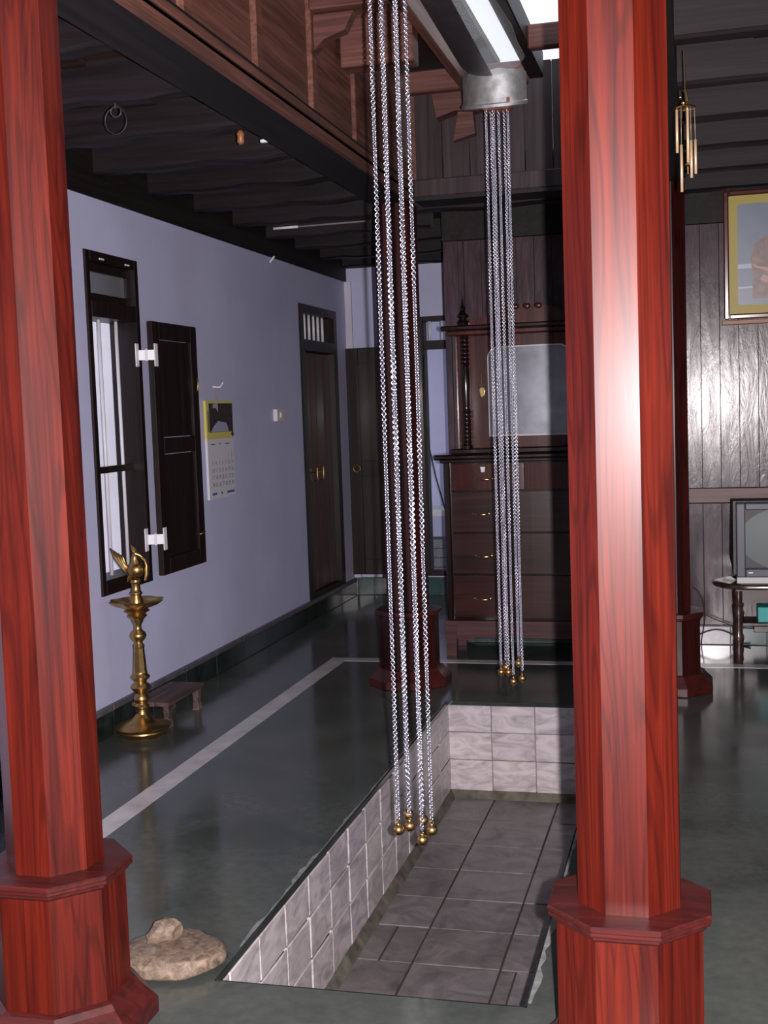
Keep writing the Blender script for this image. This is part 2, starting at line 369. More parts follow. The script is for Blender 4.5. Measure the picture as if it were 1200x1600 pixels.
# skirting of single black slabs along the left wall
bm = NB(); box(bm, WL, WL + 0.004, -2.2, WF, 0, 0.148); sk = struct('baseboard_left', bm, 'cement', 'black polished skirting of the lavender wall')
bm = NB(); box(bm, 0, 0.018, 0, 0.446, 0.0, 0.118, 0.002); skm = mesh('skirting_slab', bm, 'black_skirting')
bm = NB(); box(bm, 0, 0.024, 0, 0.446, 0.0, 0.028, 0.002); skc = mesh('skirting_cap', bm, 'skirting_top')
k = 0; y = -2.2
while y < WF - 0.2:
    obj('skirting_slab', skm, sk, (WL + 0.004, y, 0.002)); obj('skirting_cap', skc, sk, (WL + 0.003, y, 0.122), label='grey top edge'); y += 0.45
# far wall with the second doorway
bm = NB(); d2 = (-2.27, -1.62, 0.16, 2.32)
holed(bm, WL - 0.3, -1.585, 0, 2.75, [d2], lambda a, c, d, e: box(bm, a, c, WF, WF + 0.15, d, e))
struct('wall_far', bm, 'lavender_paint', 'far lavender wall behind the passage with a doorway')
bm = NB(); box(bm, WL, WL + 0.055, WF - 0.03, WF, 0.15, 2.64); struct('trim_corner', bm, 'white_plaster', 'corner strip where the lavender walls meet, its light put into the paler colour')  # paler plaster stands for the brighter lit edge of the corner
bm = NB(); box(bm, WL, -1.585, WF - 0.004, WF, 0, 0.15); sk2 = struct('baseboard_far', bm, 'cement', 'teal tile skirting of the far wall')
bm = NB(); box(bm, 0, 0.143, -0.012, 0, 0, 0.143, 0.002); ttm = mesh('tile', bm, 'teal_tile')
for i in range(9): obj('tile', ttm, sk2, (WL + 0.02 + 0.147 * i, WF - 0.003, 0.003))
bm = NB(); box(bm, -3.2, -1.2, 11.55, 11.65, 0, 2.9); struct('wall_beyond', bm, 'lavender_paint', 'lavender wall of the room beyond the far doorway')
# plank wall (backing, then each plank)
bm = NB(); box(bm, -1.585, 3.2, WB + 0.012, WB + 0.10, 0, 2.70); box(bm, -1.585, -1.50, WB + 0.10, WF, 0, 2.70)
pw = struct('wall_back', bm, 'soffit_wood', 'vertical plank wall with a mid rail behind the dresser and television')
def plank(w, h):
    bm = NB(); box(bm, 0, w, 0, 0.014, 0, h, 0.002); return mesh('plank', bm, 'plank_wood')
pu = plank(0.1137, 1.64); pl_ = plank(0.1137, 0.775)
x = -1.58
while x < 1.2:
    obj('plank', pu, pw, (x, WB + random.uniform(-.0015, .0015), 0.998)); obj('plank', pl_, pw, (x, WB + random.uniform(-.0015, .0015), 0.125)); x += 0.1145
bx('rail', 'rail_wood', pw, -1.585, 3.2, WB - 0.014, WB + 0.012, 0.905, 0.996, 0.003)
bx('top_plate', 'soffit_wood', pw, -1.60, 3.2, WB - 0.03, WB + 0.1, 2.64, 2.90)
bx('corner_post', 'plank_wood', pw, -1.60, -1.50, WB - 0.012, WB + 0.02, 0.12, 2.64, 0.003)
bm = NB(); box(bm, -1.585, 3.2, WB - 0.006, WB + 0.01, 0, 0.122); sk3 = struct('baseboard_back', bm, 'cement', 'glazed tile skirting below the plank wall')
bm = NB(); box(bm, 0, 0.217, -0.010, 0, 0, 0.112, 0.002); t_teal = mesh('tile', bm, 'teal_tile')
bm = NB(); box(bm, 0, 0.217, -0.010, 0, 0, 0.112, 0.002); t_glare = mesh('tile', bm, 'glare_tile')
x = -1.585
i = 0
while x < 1.3:
    pale = -0.11 < x + 0.11 < 0.28  # glare on these teal tiles is painted in as a pale colour
    obj('tile', t_glare if pale else t_teal, sk3, (x + 0.0015, WB - 0.006, 0.004), label='glazed tile with glare put into its colour' if pale else None); x += 0.2205
# unseen sides of the house, with openings added to let more skylight in
bm = NB(); holed(bm, -2.2, WB, 0, 2.90, [(-1.2, 0.6, 0.0, 2.3), (2.6, 4.4, 0.8, 2.2)], lambda a, c, d, e: box(bm, 3.2, 3.35, a, c, d, e)); struct('wall_right', bm, 'white_plaster', 'outer wall of the right-hand hall')
bm = NB(); holed(bm, -3.15, 3.35, 0, 2.90, [(0.4, 1.8, 0.0, 2.3)], lambda a, c, d, e: box(bm, a, c, -2.3, -2.15, d, e)); struct('wall_front', bm, 'white_plaster', 'outer wall behind the viewer')
# outside
bm = NB(); vs = [bm.verts.new(p) for p in ((-40, -40, -0.62), (40, -40, -0.62), (40, 40, -0.62), (-40, 40, -0.62))]; bm.faces.new(vs); struct('ground', bm, 'ground', 'bare earth outside the house')
bm = NB(); box(bm, -4.9, -4.75, 2.0, 14.0, -0.62, 2.6); struct('wall_outside', bm, 'white_plaster', 'pale compound wall outside the barred window')

# ceiling: boards over the rooms and single joists
WX0, WX1, WY0, WY1 = -1.71, -0.06, 2.65, 6.83      # the open well above the court
bm = NB()
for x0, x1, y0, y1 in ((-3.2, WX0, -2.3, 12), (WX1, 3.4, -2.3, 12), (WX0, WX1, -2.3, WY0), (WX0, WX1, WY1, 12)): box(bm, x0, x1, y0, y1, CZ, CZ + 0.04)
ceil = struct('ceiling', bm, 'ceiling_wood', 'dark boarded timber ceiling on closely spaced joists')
def joist_mesh(L):
    bm = NB(); rj = random.Random(int(L * 100)); n = 12
    ringsL = []
    for i in range(n + 1):
        x = L * i / n; z = 0.006 * math.sin(i * 1.3) + rj.uniform(-.003, .003)
        ringsL.append([(x, 0, z + 0.012), (x, 0.012, z), (x, 0.083, z), (x, 0.095, z + 0.012), (x, 0.095, 0.15), (x, 0, 0.15)])
    loft(bm, ringsL); return mesh('joist', bm, 'joist_wood')
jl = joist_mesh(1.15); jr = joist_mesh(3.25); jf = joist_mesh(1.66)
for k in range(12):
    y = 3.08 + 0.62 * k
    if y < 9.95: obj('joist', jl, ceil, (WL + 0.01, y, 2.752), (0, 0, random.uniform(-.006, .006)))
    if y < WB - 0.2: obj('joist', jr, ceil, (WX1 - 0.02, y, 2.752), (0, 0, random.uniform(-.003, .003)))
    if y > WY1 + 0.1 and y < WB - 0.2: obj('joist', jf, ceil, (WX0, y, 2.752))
for sx in (-2.35, -1.95, 0.35, 0.85, 1.5):
    bx('ceiling_batten', 'ceiling_wood', ceil, sx, sx + 0.14, 2.7, 7.9, CZ - 0.02, CZ + 0.004)
# notched packing blocks between the joists of the right hall
for k in range(7):
    bx('packing_block', 'joist_wood', ceil, 0.17 + 0.02 * k, 0.30 + 0.02 * k, 3.40 + 0.62 * k, 3.50 + 0.62 * k, 2.84, 2.905, 0.006)

# ---------------------------------------------------------------- beams of the well
def well_beam(name, label, x0, x1, face):
    """long beam over a row of pillars with a panelled fascia on the court side (face = +1: towards +X)"""
    b_ = thing(name, label, 'beam', ((x0 + x1) / 2, (WY0 + WY1) / 2, 2.68)); cx = (x0 + x1) / 2; cy = (WY0 + WY1) / 2; hw = (x1 - x0) / 2; L2 = (WY1 - WY0) / 2
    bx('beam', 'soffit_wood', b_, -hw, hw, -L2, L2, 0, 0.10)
    f0 = hw * face
    def strip(nm, a, c, z0, z1, y0=-L2, y1=L2, bev=0.004, mat='fascia_wood'): bx(nm, mat, b_, min(f0 + a * face, f0 + c * face), max(f0 + a * face, f0 + c * face), y0, y1, z0, z1, bev)
    strip('moulding', -0.02, 0.012, -0.004, 0.035); strip('moulding', -0.02, 0.0, 0.035, 0.055); strip('moulding', -0.02, 0.010, 0.055, 0.085)
    strip('backing_board', -0.05, -0.03, 0.08, 0.73)
    ys = [2.70, 3.60, 4.25, 4.905, 5.555, 6.2, 6.80]
    for y in ys: strip('stile', -0.032, -0.002, 0.086, 0.60, y - cy - 0.035, y - cy + 0.035)
    for a, c in zip(ys, ys[1:]): strip('panel', -0.030, -0.018, 0.10, 0.60, a - cy + 0.045, c - cy - 0.045, 0.006)
    bx('outer_board', 'ceiling_wood', b_, *( (-hw, -hw + 0.02) if face > 0 else (hw - 0.02, hw) ), -L2, L2, 0.10, 0.73)
    return b_
well_beam('roof_beam', 'long dark beam with reddish panelled fascia above the left pillars', -1.71, -1.49, 1)
well_beam('roof_beam', 'panelled beam above the right pillars, mostly behind the near right pillar', -0.27, -0.06, -1)
def cross_beam(label, y0, y1, rear):
    b_ = thing('roof_beam', label, 'beam', (-0.88, (y0 + y1) / 2, 2.68)); d = (y1 - y0) / 2
    bx('beam', 'soffit_wood', b_, -0.60, 0.60, -d, d, 0.0, 0.02); bx('beam', 'gable_wood', b_, -0.60, 0.60, -d, d, 0.02, 0.115, 0.006)
    s = -1 if rear else 1
    n = 8; w = 1.2 / n
    for i in range(n): bx('gable_board', 'gable_wood', b_, -0.60 + i * w + 0.002, -0.60 + (i + 1) * w - 0.002, -0.02, 0.02, 0.115, 0.70, 0.002)
    return b_
rb = cross_beam('dark boarded end wall and beam over the far pillars', WY1 - 0.22, WY1, True)
cross_beam('boarded beam over the near pillars above the frame', WY0, WY0 + 0.22, False)
# carved bracket on the far gable
bm = NB(); poly_prism(bm, [(-1.33, 3.10), (-1.23, 3.13), (-1.12, 3.12), (-1.02, 3.17), (-0.98, 3.26), (-1.36, 3.26)], 6.56, 6.66, 'Y'); poly_prism(bm, [(-1.25, 2.98), (-1.13, 3.01), (-1.14, 3.13), (-1.22, 3.13)], 6.60, 6.66, 'Y')
tag(part('roof_bracket', bm, 'cross_wood'), 'carved reddish wooden bracket on the far boarded gable', 'bracket')
bm = NB(); box(bm, -1.47, -0.82, 6.40, 6.47, 3.20, 3.31, 0.006)
tag(part('roof_timber', bm, 'cross_wood'), 'cross timber in front of the far gable, behind the metal gutter end', 'timber')
# timbers carrying the gutter and the roof beside it
def timber(label, x0, x1, y0, y1, z0, z1, mat='cross_wood'):
    bm = NB(); box(bm, x0, x1, y0, y1, z0, z1, 0.006); return tag(part('roof_timber', bm, mat), label, 'timber')
timber('slim rafter running along the left of the gutter', -1.16, -1.115, 3.2, 6.4, 3.185, 3.30, 'fascia_wood')
timber('dark rafter running along the right of the gutter', -0.81, -0.735, 3.2, 6.4, 3.21, 3.34, 'joist_wood')
timber('reddish cross timber between gutter and right beam, under the open sky', -0.735, -0.27, 5.78, 5.85, 3.19, 3.295)
timber('cross timber between gutter and right beam nearer the viewer', -0.735, -0.27, 4.4, 4.47, 3.19, 3.295)
timber('reddish cross timber from the left fascia to the gutter, lower one', -1.49, -1.165, 5.28, 5.40, 3.05, 3.30)
timber('reddish cross timber from the left fascia to the gutter, behind the near chains', -1.49, -1.165, 4.84, 4.98, 3.165, 3.33)
bm = NB(); poly_prism(bm, [(-1.49, 3.16), (-1.49, 3.02), (-1.45, 3.06), (-1.36, 3.09), (-1.32, 3.16)], 4.9, 4.96, 'Y')
tag(part('roof_bracket', bm, 'cross_wood'), 'curved bracket under the cross timber at the left fascia', 'bracket')
bm = NB(); box(bm, WX0, -1.02, WY0, WY1, 3.40, 3.44); box(bm, -0.30, WX1, WY0, WY1, 3.40, 3.44); box(bm, -1.02, -0.30, WY0, 3.3, 3.40, 3.44)
struct('roof_boarding', bm, 'ceiling_wood', 'dark roof boarding around the open skylight over the court')
# gutter
g_ = thing('rain_gutter', 'half-round gutter under the open skylight with metal end pieces', 'gutter', (-0.9, 4.74, 3.0))
def arc_sheet(bm, a0, a1, rx, rz, y0, y1, zc0, zc1, cx=0, n=12, th=0.004, wav=0.0):
    rr = random.Random(5); N = 10; rings = []
    for j in range(N + 1):
        t = j / N; y = y0 + (y1 - y0) * t; zc = zc0 + (zc1 - zc0) * (1 - abs(2 * t - 1)); o_ = []; i_ = []
        e = a1 + (rr.uniform(-wav, wav) if wav else 0)
        for k in range(n + 1):
            a = a0 + (e - a0) * k / n
            o_.append((cx + rx * math.cos(a), y, zc + rz * math.sin(a))); i_.append((cx + (rx - th) * math.cos(a), y, zc + (rz - th) * math.sin(a)))
        rings.append(o_ + i_[::-1])
    loft(bm, rings)
bm = NB(); arc_sheet(bm, PI, 1.51 * PI, 0.165, 0.12, -1.04, 1.02, 0.19, 0.235); part('shade_side', bm, 'shade_wire_dark', g_, 'auto')  # dark colour stands for the roof's shade on this half of the gutter
bm = NB(); arc_sheet(bm, 1.51 * PI, 1.86 * PI, 0.165, 0.12, -1.04, 1.02, 0.19, 0.235, wav=0.12); part('milky_sheet', bm, 'milky_sheet', g_, 'auto', label='milky sheet glowing with daylight')
for s in (1, -1):
    bm = NB(); rings = []
    N = 14
    for j in range(N + 1):
        a = PI * (0.06 + 0.88 * j / N); ca = math.cos(a); sa = math.sin(a)
        xo = -0.153 * ca; yo = -0.10 * sa; sag = -0.03 * sa
        rings.append([(xo, yo, 0.10 + 0.006 * math.sin(j * 1.7)), (xo * 1.0, yo, -0.022 + sag), (xo * 1.04, yo - 0.012, -0.030 + sag), (xo * 1.04, yo - 0.012, -0.044 + sag), (xo * 0.96, yo + 0.008, -0.044 + sag), (xo * 0.965, yo + 0.006, 0.10)])
    loft(bm, rings)
    part('end_collar', bm, 'galvanised', g_, 'auto', (0.0, s * 1.07 + (0.03 if s > 0 else 0), 0.0), label='curved galvanised end piece')
    bm = NB(); box(bm, -0.07, 0.07, -0.05, 0.05, -0.075, -0.02, 0.01)
    part('chain_block', bm, 'terracotta', g_, False, (0.015, s * 1.06, 0.0))

# ================================================================== PILLARS
def pillar(label, x, y, wd='pillar_wood'):
    p = thing('wooden_pillar', label, 'pillar', (x, y, 0), 0, 'octagonal pillars around the court')
    bm = NB(); octa_stack(bm, [(0.218, 0.0), (0.222, 0.006), (0.222, 0.045), (0.214, 0.055), (0.185, 0.085), (0.175, 0.10), (0.160, 0.105)]); part('plinth', bm, 'plinth_wood', p)
    bm = NB(); octa_stack(bm, [(0.160, 0.10), (0.160, 0.395)]); part('pedestal', bm, wd, p)
    bm = NB(); octa_stack(bm, [(0.161, 0.392), (0.168, 0.398), (0.169, 0.404), (0.176, 0.407), (0.178, 0.411), (0.178, 0.417), (0.175, 0.418), (0.175, 0.421), (0.179, 0.422), (0.179, 0.428), (0.176, 0.431), (0.128, 0.433)]); part('cap_moulding', bm, 'plinth_wood', p)
    bm = NB(); octa_stack(bm, [(0.112, 0.43), (0.112, 2.68)]); part('shaft', bm, wd, p)
    return p
pillar('tall red-brown octagonal pillar at the left edge beside the stone slab', -1.612, 2.75)
pillar('tall red-brown octagonal pillar in the right foreground with a bright highlight', -0.165, 2.75)
pillar('far octagonal pillar rising behind the nearer bundle of chains', -1.612, 6.72, 'dim_pillar_wood')
pillar('far octagonal pillar hidden behind the right foreground pillar, only its foot showing', -0.165, 6.72, 'dim_pillar_wood')

# ================================================================== CHAINS
def chain_mesh(name, length, seed, pitch=0.0086):
    """interlocked oval links hanging from z=0 down to -length"""
    rr = random.Random(seed); verts = []; faces = []; nu, nv = 10, 5; hl, hw, wr = 0.0062, 0.0060, 0.0019
    n = int(length / pitch); tw = rr.random() * 6; rate = rr.uniform(-0.05, 0.05)
    for i in range(n):
        if i % 40 == 0: rate = rr.uniform(-0.07, 0.07)
        tw += rate; ang = tw + (PI / 2 if i % 2 else 0); ca, sa = math.cos(ang), math.sin(ang); zc = -(i + 0.5) * pitch; base = len(verts)
        for u in range(nu):
            t = 2 * PI * u / nu; ct, st = math.cos(t), math.sin(t)
            for v_ in range(nv):
                q = 2 * PI * v_ / nv; rx = (hw + wr * math.cos(q)) * ct; rz = (hl + wr * math.cos(q)) * st; ry = wr * math.sin(q)
                verts.append((rx * ca - ry * sa, rx * sa + ry * ca, zc + rz))
        for u in range(nu):
            for v_ in range(nv):
                faces.append((base + u * nv + v_, base + ((u + 1) % nu) * nv + v_, base + ((u + 1) % nu) * nv + (v_ + 1) % nv, base + u * nv + (v_ + 1) % nv))
    me = bpy.data.meshes.new(name); me.from_pydata(verts, [], faces); me.materials.append(M['steel'])
    for p in me.polygons: p.use_smooth = True
    return me, n * pitch
bm = NB(); ball(bm, (0, 0, -0.018), 0.0185, 20, 14); lathe(bm, [(0.009, -0.003), (0.006, 0.002), (0.004, 0.006)], 0, 0, 10); ball(bm, (0, 0, -0.0375), 0.003, 8, 6); ball_me = mesh('brass_ball', bm, 'old_brass', True)
bm = NB(); tube(bm, [(0.0062 * math.cos(2 * PI * k / 14), 0, 0.0085 + 0.0062 * math.sin(2 * PI * k / 14)) for k in range(14)], 0.0014, 6, True); ring_me = mesh('ring', bm, 'old_brass', True)
ZT = 2.935
def chain(label, x, y, zb, seed, group):
    c = thing('hanging_chain', label, 'chain', (x, y, zb), 0, group)
    me, ln = chain_mesh('chain_links', ZT - zb - 0.03, seed)
    l_ = obj('chain_links', me, c, (0, 0, 0.03 + ln)); l_['kind'] = 'stuff'
    obj('ring', ring_me, c, (0, 0, 0.012), (0, 0, seed)); obj('brass_ball', ball_me, c, (0, 0, 0.0155), label='brass ball weight')
    return c
ng = 'steel chains of the nearer bundle'; fg = 'steel chains of the farther bundle'
for lab, x, y, z in (('leftmost steel chain of the nearer bundle, with a brass ball', -0.934, 3.660, 0.235), ('second steel chain from the left in the nearer bundle', -0.904, 3.686, 0.24),
                     ('third steel chain from the left in the nearer bundle, its ball lowest', -0.857, 3.655, 0.208), ('rightmost steel chain of the nearer bundle, with a brass ball', -0.833, 3.690, 0.229),
                     ('steel chain hanging behind the left pair of the nearer bundle', -0.919, 3.732, 0.262), ('steel chain hanging behind the right pair of the nearer bundle', -0.872, 3.735, 0.244)):
    chain(lab, x, y, z, int(-x * 1000), ng)
for lab, x, y, z in (('leftmost steel chain of the farther bundle before the mirror', -0.934, 5.765, 0.285), ('second steel chain from the left in the farther bundle', -0.919, 5.82, 0.296),
                     ('third steel chain from the left in the farther bundle', -0.902, 5.785, 0.280), ('fourth steel chain in the farther bundle, its ball lowest', -0.881, 5.80, 0.232),
                     ('fifth steel chain in the farther bundle, its ball highest', -0.856, 5.815, 0.318), ('rightmost steel chain of the farther bundle', -0.836, 5.79, 0.250)):
    chain(lab, x, y, z, int(-x * 1000) + 7, fg)

# ================================================================== LEFT WALL: WINDOW, SHUTTER, DOOR
w1 = obj('window_1', None, None, (WL, 5.715, 0.69)); w1['kind'] = 'structure'; w1['label'] = 'tall narrow barred window with dark frame in the lavender wall'
hw, hh = 0.285, 1.69; fd = 0.146
for a, c, d, e in ((-hw, -hw + 0.042, 0, hh), (hw - 0.042, hw, 0, hh), (-hw + 0.042, hw - 0.042, 0, 0.075), (-hw + 0.042, hw - 0.042, hh - 0.05, hh), (-hw + 0.042, hw - 0.042, 1.37, 1.45)):
    bx('window_frame', 'dark_frame', w1, -fd, 0.012, a, c, d, e, 0.003)
bx('transom_frame', 'dark_frame', w1, -0.05, -0.015, -hw + 0.042, hw - 0.042, 1.45, 1.49, 0.002); bx('transom_frame', 'dark_frame', w1, -0.05, -0.015, -hw + 0.042, hw - 0.042, 1.595, 1.64, 0.002)
for s in (-1, 1): bx('transom_frame', 'dark_frame', w1, -0.05, -0.015, s * 0.243 - (0.04 if s > 0 else 0), s * 0.243 + (0.04 if s < 0 else 0), 1.49, 1.595, 0.002)
bx('pane', 'glass', w1, -0.036, -0.031, -0.203, 0.203, 1.49, 1.595)
bm = NB()
for yy in (-0.12, 0.16): box(bm, 0.012, 0.016, yy - 0.022, yy + 0.022, 1.652, 1.660)
part('latch', bm, 'white_enamel', w1)
bx('cross_rail', 'dark_frame', w1, -0.075, -0.05, -0.243, 0.243, 0.598, 0.632, 0.002)
for yy in (-0.15, -0.04, 0.15):
    bm = NB(); lathe(bm, [(0.009, 0.06), (0.009, 1.385)], -0.062, yy, 10); part('bar', bm, 'white_bar', w1, True)
bx('rear_lining', 'white_plaster', w1, -0.30, -0.146, hw - 0.02, hw, 0, hh); 
# the opened leaf, folded back on the wall, and its white hinges
s1_ = thing('window_shutter', 'open dark wooden window shutter folded back on the lavender wall', 'shutter', (WL + 0.075, 5.972, 0.72), 0)
LW, LH = 0.585, 1.345
for a, c, d, e in ((0, 0.085, 0, LH), (LW - 0.085, LW, 0, LH), (0.085, LW - 0.085, 0, 0.085), (0.085, LW - 0.085, LH - 0.09, LH), (0.085, LW - 0.085, 0.645, 0.73)):
    bx('stile', 'leaf_wood', s1_, -0.015, 0.015, a, c, d, e, 0.003)
for d, e in ((0.085, 0.645), (0.73, LH - 0.09)): bx('panel', 'leaf_wood', s1_, -0.008, 0.006, 0.09, LW - 0.09, d + 0.004, e - 0.004, 0.004)
bm = NB(); tube(bm, [(0.016, LW - 0.05, 0.98), (0.03, LW - 0.05, 0.985), (0.032, LW - 0.045, 1.05), (0.016, LW - 0.045, 1.06)], 0.004, 6); part('hook', bm, 'old_brass', s1_, True)
bm = NB(); tube(bm, [(0.016, LW - 0.09, 0.17), (0.03, LW - 0.075, 0.175), (0.034, LW - 0.05, 0.182), (0.02, LW - 0.03, 0.19)], 0.005, 6); part('catch', bm, 'old_brass', s1_, True)
for z in (1.888, 0.917):
    bm = NB(); box(bm, -0.006, 0.0, -0.035, 0.0, -0.06, 0.06, 0.001); box(bm, 0.073, 0.079, 0.024, 0.062, -0.06, 0.06, 0.001)
    poly_prism(bm, [(-0.004, -0.004), (0.002, -0.004), (0.079, 0.026), (0.073, 0.026)], -0.026, 0.026, 'Z'); lathe(bm, [(0.007, -0.03), (0.007, 0.03)], 0.036, 0.010, 10)
    part('hinge', bm, 'white_enamel', s1_, False, (WL + 0.02 - s1_.location.x, 5.95 - s1_.location.y, z - s1_.location.z), label='white H-shaped hinge')
# door 1
d1 = obj('door_1', None, None, (WL, 9.185, 0.15)); d1['kind'] = 'structure'; d1['label'] = 'dark double door with a barred fanlight in the lavender wall'
hw = 0.475; H1 = 2.222
for a, c, d, e in ((-hw, -hw + 0.09, 0, H1), (hw - 0.09, hw, 0, H1), (-hw + 0.09, hw - 0.09, H1 - 0.065, H1), (-hw + 0.09, hw - 0.09, 1.875, 1.96), (-hw + 0.09, hw - 0.09, 0, 0.03)):
    bx('door_frame', 'dark_frame', d1, -0.12, 0.012, a, c, d, e, 0.003)
for i in range(6):
    bm = NB(); lathe(bm, [(0.011, 1.955), (0.011, 2.165)], -0.05, -0.30 + 0.115 * i, 10); part('bar', bm, 'white_enamel', d1, True)
bx('dark_backing', 'black_plastic', d1, -0.148, -0.14, -0.40, 0.40, 1.9, 2.2)  # black sheet added to stand for the darkness behind the fanlight
for a, c in ((-0.385, -0.002), (0.002, 0.385)):
    lf = bx('door_leaf', 'door_wood', d1, -0.085, -0.05, a, c, 0.03, 1.875, 0.002)
    n = 3; w = (c - a) / n
    for i in range(n): bx('plank', 'door_wood', lf, -0.052, -0.040 - 0.003 * (i % 2), a + i * w + 0.002, a + (i + 1) * w - 0.002, 0.035, 1.87, 0.003)
bm = NB(); tube(bm, [(-0.036, -0.10, 0.98), (-0.018, -0.10, 0.985), (-0.018, -0.10, 0.885), (-0.036, -0.10, 0.88)], 0.005, 6); tube(bm, [(-0.036, 0.06, 0.98), (-0.018, 0.06, 0.985), (-0.018, 0.06, 0.885), (-0.036, 0.06, 0.88)], 0.005, 6); tube(bm, [(-0.03, -0.18, 0.945), (-0.03, 0.07, 0.945)], 0.006, 6)
part('bolt', bm, 'brass', d1, True)
# calendar
cal = thing('wall_calendar', 'yellow and white wall calendar hanging on a nail beside the shutter', 'calendar', (WL + 0.02, 6.80, 1.06), 0)
bm = NB()
bx('sheet', 'paper', cal, -0.008, 0.0, 0.0, 0.44, 0, 0.36); bx('header', 'print_yellow', cal, -0.008, 0.0005, 0.0, 0.44, 0.36, 0.59)
bx('picture', 'print_dark', cal, 0.0005, 0.0012, 0.06, 0.44, 0.40, 0.575)
def flat(nm, mat, par, pts, x=0.0018):
    bm = NB(); poly_prism(bm, pts, x - 0.0006, x, 'X'); return part(nm, bm, mat, par)
flat('picture_detail', 'print_lilac', cal, [(0.08, 0.402), (0.37, 0.402), (0.33, 0.455), (0.25, 0.462), (0.20, 0.468), (0.12, 0.435)])
flat('picture_detail', 'print_lilac', cal, [(0.13, 0.572), (0.12, 0.545), (0.17, 0.548), (0.20, 0.52), (0.205, 0.55), (0.20, 0.574)])
flat('picture_detail', 'print_dark', cal, [(0.02, 0.42), (0.05, 0.40), (0.05, 0.54), (0.028, 0.50)])
flat('picture_detail', 'print_dark', cal, [(0.40, 0.385), (0.43, 0.365), (0.45, 0.385), (0.43, 0.41)])
def text_mesh(items, mat, name, par, size):
    """items: (string, y, z) laid on the plane facing +X"""
    bm = NB()
    for s, y, z, sz in items:
        cu = bpy.data.curves.new('t', 'FONT'); cu.body = s; cu.size = sz; cu.align_x = 'CENTER'
        to = bpy.data.objects.new('t', cu); COL.objects.link(to); dg = bpy.context.evaluated_depsgraph_get(); me = to.evaluated_get(dg).to_mesh()
        t_ = bmesh.new(); t_.from_mesh(me); to.to_mesh_clear(); 
        mp = {}
        for v in t_.verts: mp[v.index] = bm.verts.new((0.0014, y + v.co.x, z + v.co.y))
        for f in t_.faces:
            try: bm.faces.new([mp[v.index] for v in f.verts])
            except ValueError: pass
        t_.free(); bpy.data.objects.remove(to); bpy.data.curves.remove(cu)
    return part(name, bm, mat, par)
its = []; day = 1
for r in range(5):
    for c_ in range(7):
        if r == 0 and c_ < 5: continue
        if day > 30: break
        its.append((str(day), 0.085 + 0.052 * c_, 0.245 - 0.043 * r, 0.034)); day += 1
text_mesh(its, 'ink', 'printed_dates', cal, 0.03)['kind'] = 'stuff'
for a, c in ((0.06, 0.13), (0.20, 0.225), (0.30, 0.42)): bx('printed_mark', 'ink_blue', cal, 0.0, 0.0012, a, c, 0.022, 0.036)
for a, c in ((0.07, 0.13), (0.20, 0.23), (0.30, 0.37)): bx('printed_mark', 'ink', cal, 0.0, 0.0012, a, c, 0.325, 0.331)
bx('curled_edge', 'paper', cal, -0.004, 0.012, -0.012, 0.012, 0.0, 0.36); bx('curled_edge', 'print_yellow', cal, -0.004, 0.012, -0.012, 0.012, 0.36, 0.59)
bm = NB(); tube(bm, [(0.0, 0.20, 0.585), (-0.004, 0.205, 0.64), (-0.006, 0.21, 0.68)], 0.004, 6); part('string', bm, 'string', cal)
bm = NB(); tube(bm, [(-0.02, 0.19, 0.675), (0.02, 0.21, 0.672), (0.03, 0.235, 0.70)], 0.005, 6); part('nail', bm, 'white_enamel', cal)
# switch
sw = thing('wall_switch', 'small white electric switch on the lavender wall near the door', 'switch', (WL, 8.15, 1.55))
bx('plate', 'white_plastic', sw, 0, 0.03, -0.085, 0.085, -0.042, 0.042, 0.003); bx('rocker', 'silver_plastic', sw, 0.03, 0.042, -0.03, 0.06, -0.02, 0.02, 0.003)
# peg and thin tube under the joists
bm = NB(); tube(bm, [(0, 0, 0), (0.03, 0.02, 0.045)], 0.007, 6); o = part('wall_peg', bm, 'white_enamel', None, False, (WL - 0.004, 8.13, 2.60)); tag(o, 'small white peg at the top edge of the lavender wall', 'peg')
rod = thing('ceiling_rod', 'thin pale rod with a white end sleeve under the left joists', 'rod', (-2.60, 7.54, 2.738))
bm = NB(); tube(bm, [(0, 0, 0), (0.6, 0.0, 0.004)], 0.0055, 8); part('rod', bm, 'grey_card', rod, True)
bm = NB(); tube(bm, [(-0.01, 0, 0), (0.155, 0, 0.001)], 0.0085, 8); part('end_sleeve', bm, 'white_enamel', rod, True)
# wire loop and clip hanging from the left joists
bm = NB(); tube(bm, [(0, 0, 0.065), (0, 0, 0.03)], 0.0022, 6); tube(bm, [(0.045 * math.cos(2 * PI * k / 20), 0, -0.015 + 0.05 * math.sin(2 * PI * k / 20)) for k in range(20)], 0.0018, 5, True); tube(bm, [(0.022 * math.cos(2 * PI * k / 14), 0.004, 0.02 + 0.02 * math.sin(2 * PI * k / 14)) for k in range(14)], 0.003, 5, True)
o = part('wire_loop', bm, 'shade_wire_dark', None, True, (-2.125, 4.37, 2.70)); tag(o, 'thin wire loop hanging from a dark joist at upper left', 'wire')
bm = NB(); lathe(bm, [(0.006, -0.03), (0.016, -0.02), (0.014, 0.0), (0.018, 0.012), (0.008, 0.03)], 0, 0, 12); o = part('insulator', bm, 'ochre_wood', None, True, (-1.86, 5.0, 2.728)); tag(o, 'small brown porcelain insulator on a dark joist', 'insulator')
bm = NB(); box(bm, -0.014, 0.014, -0.01, 0.01, -0.006, 0.006, 0.002); box(bm, -0.003, 0.003, -0.004, 0.004, 0.004, 0.06); o = part('cable_clip', bm, 'white_enamel', None, False, (-1.757, 5.0, 2.703)); tag(o, 'tiny white cable clip on a dark joist', 'clip')

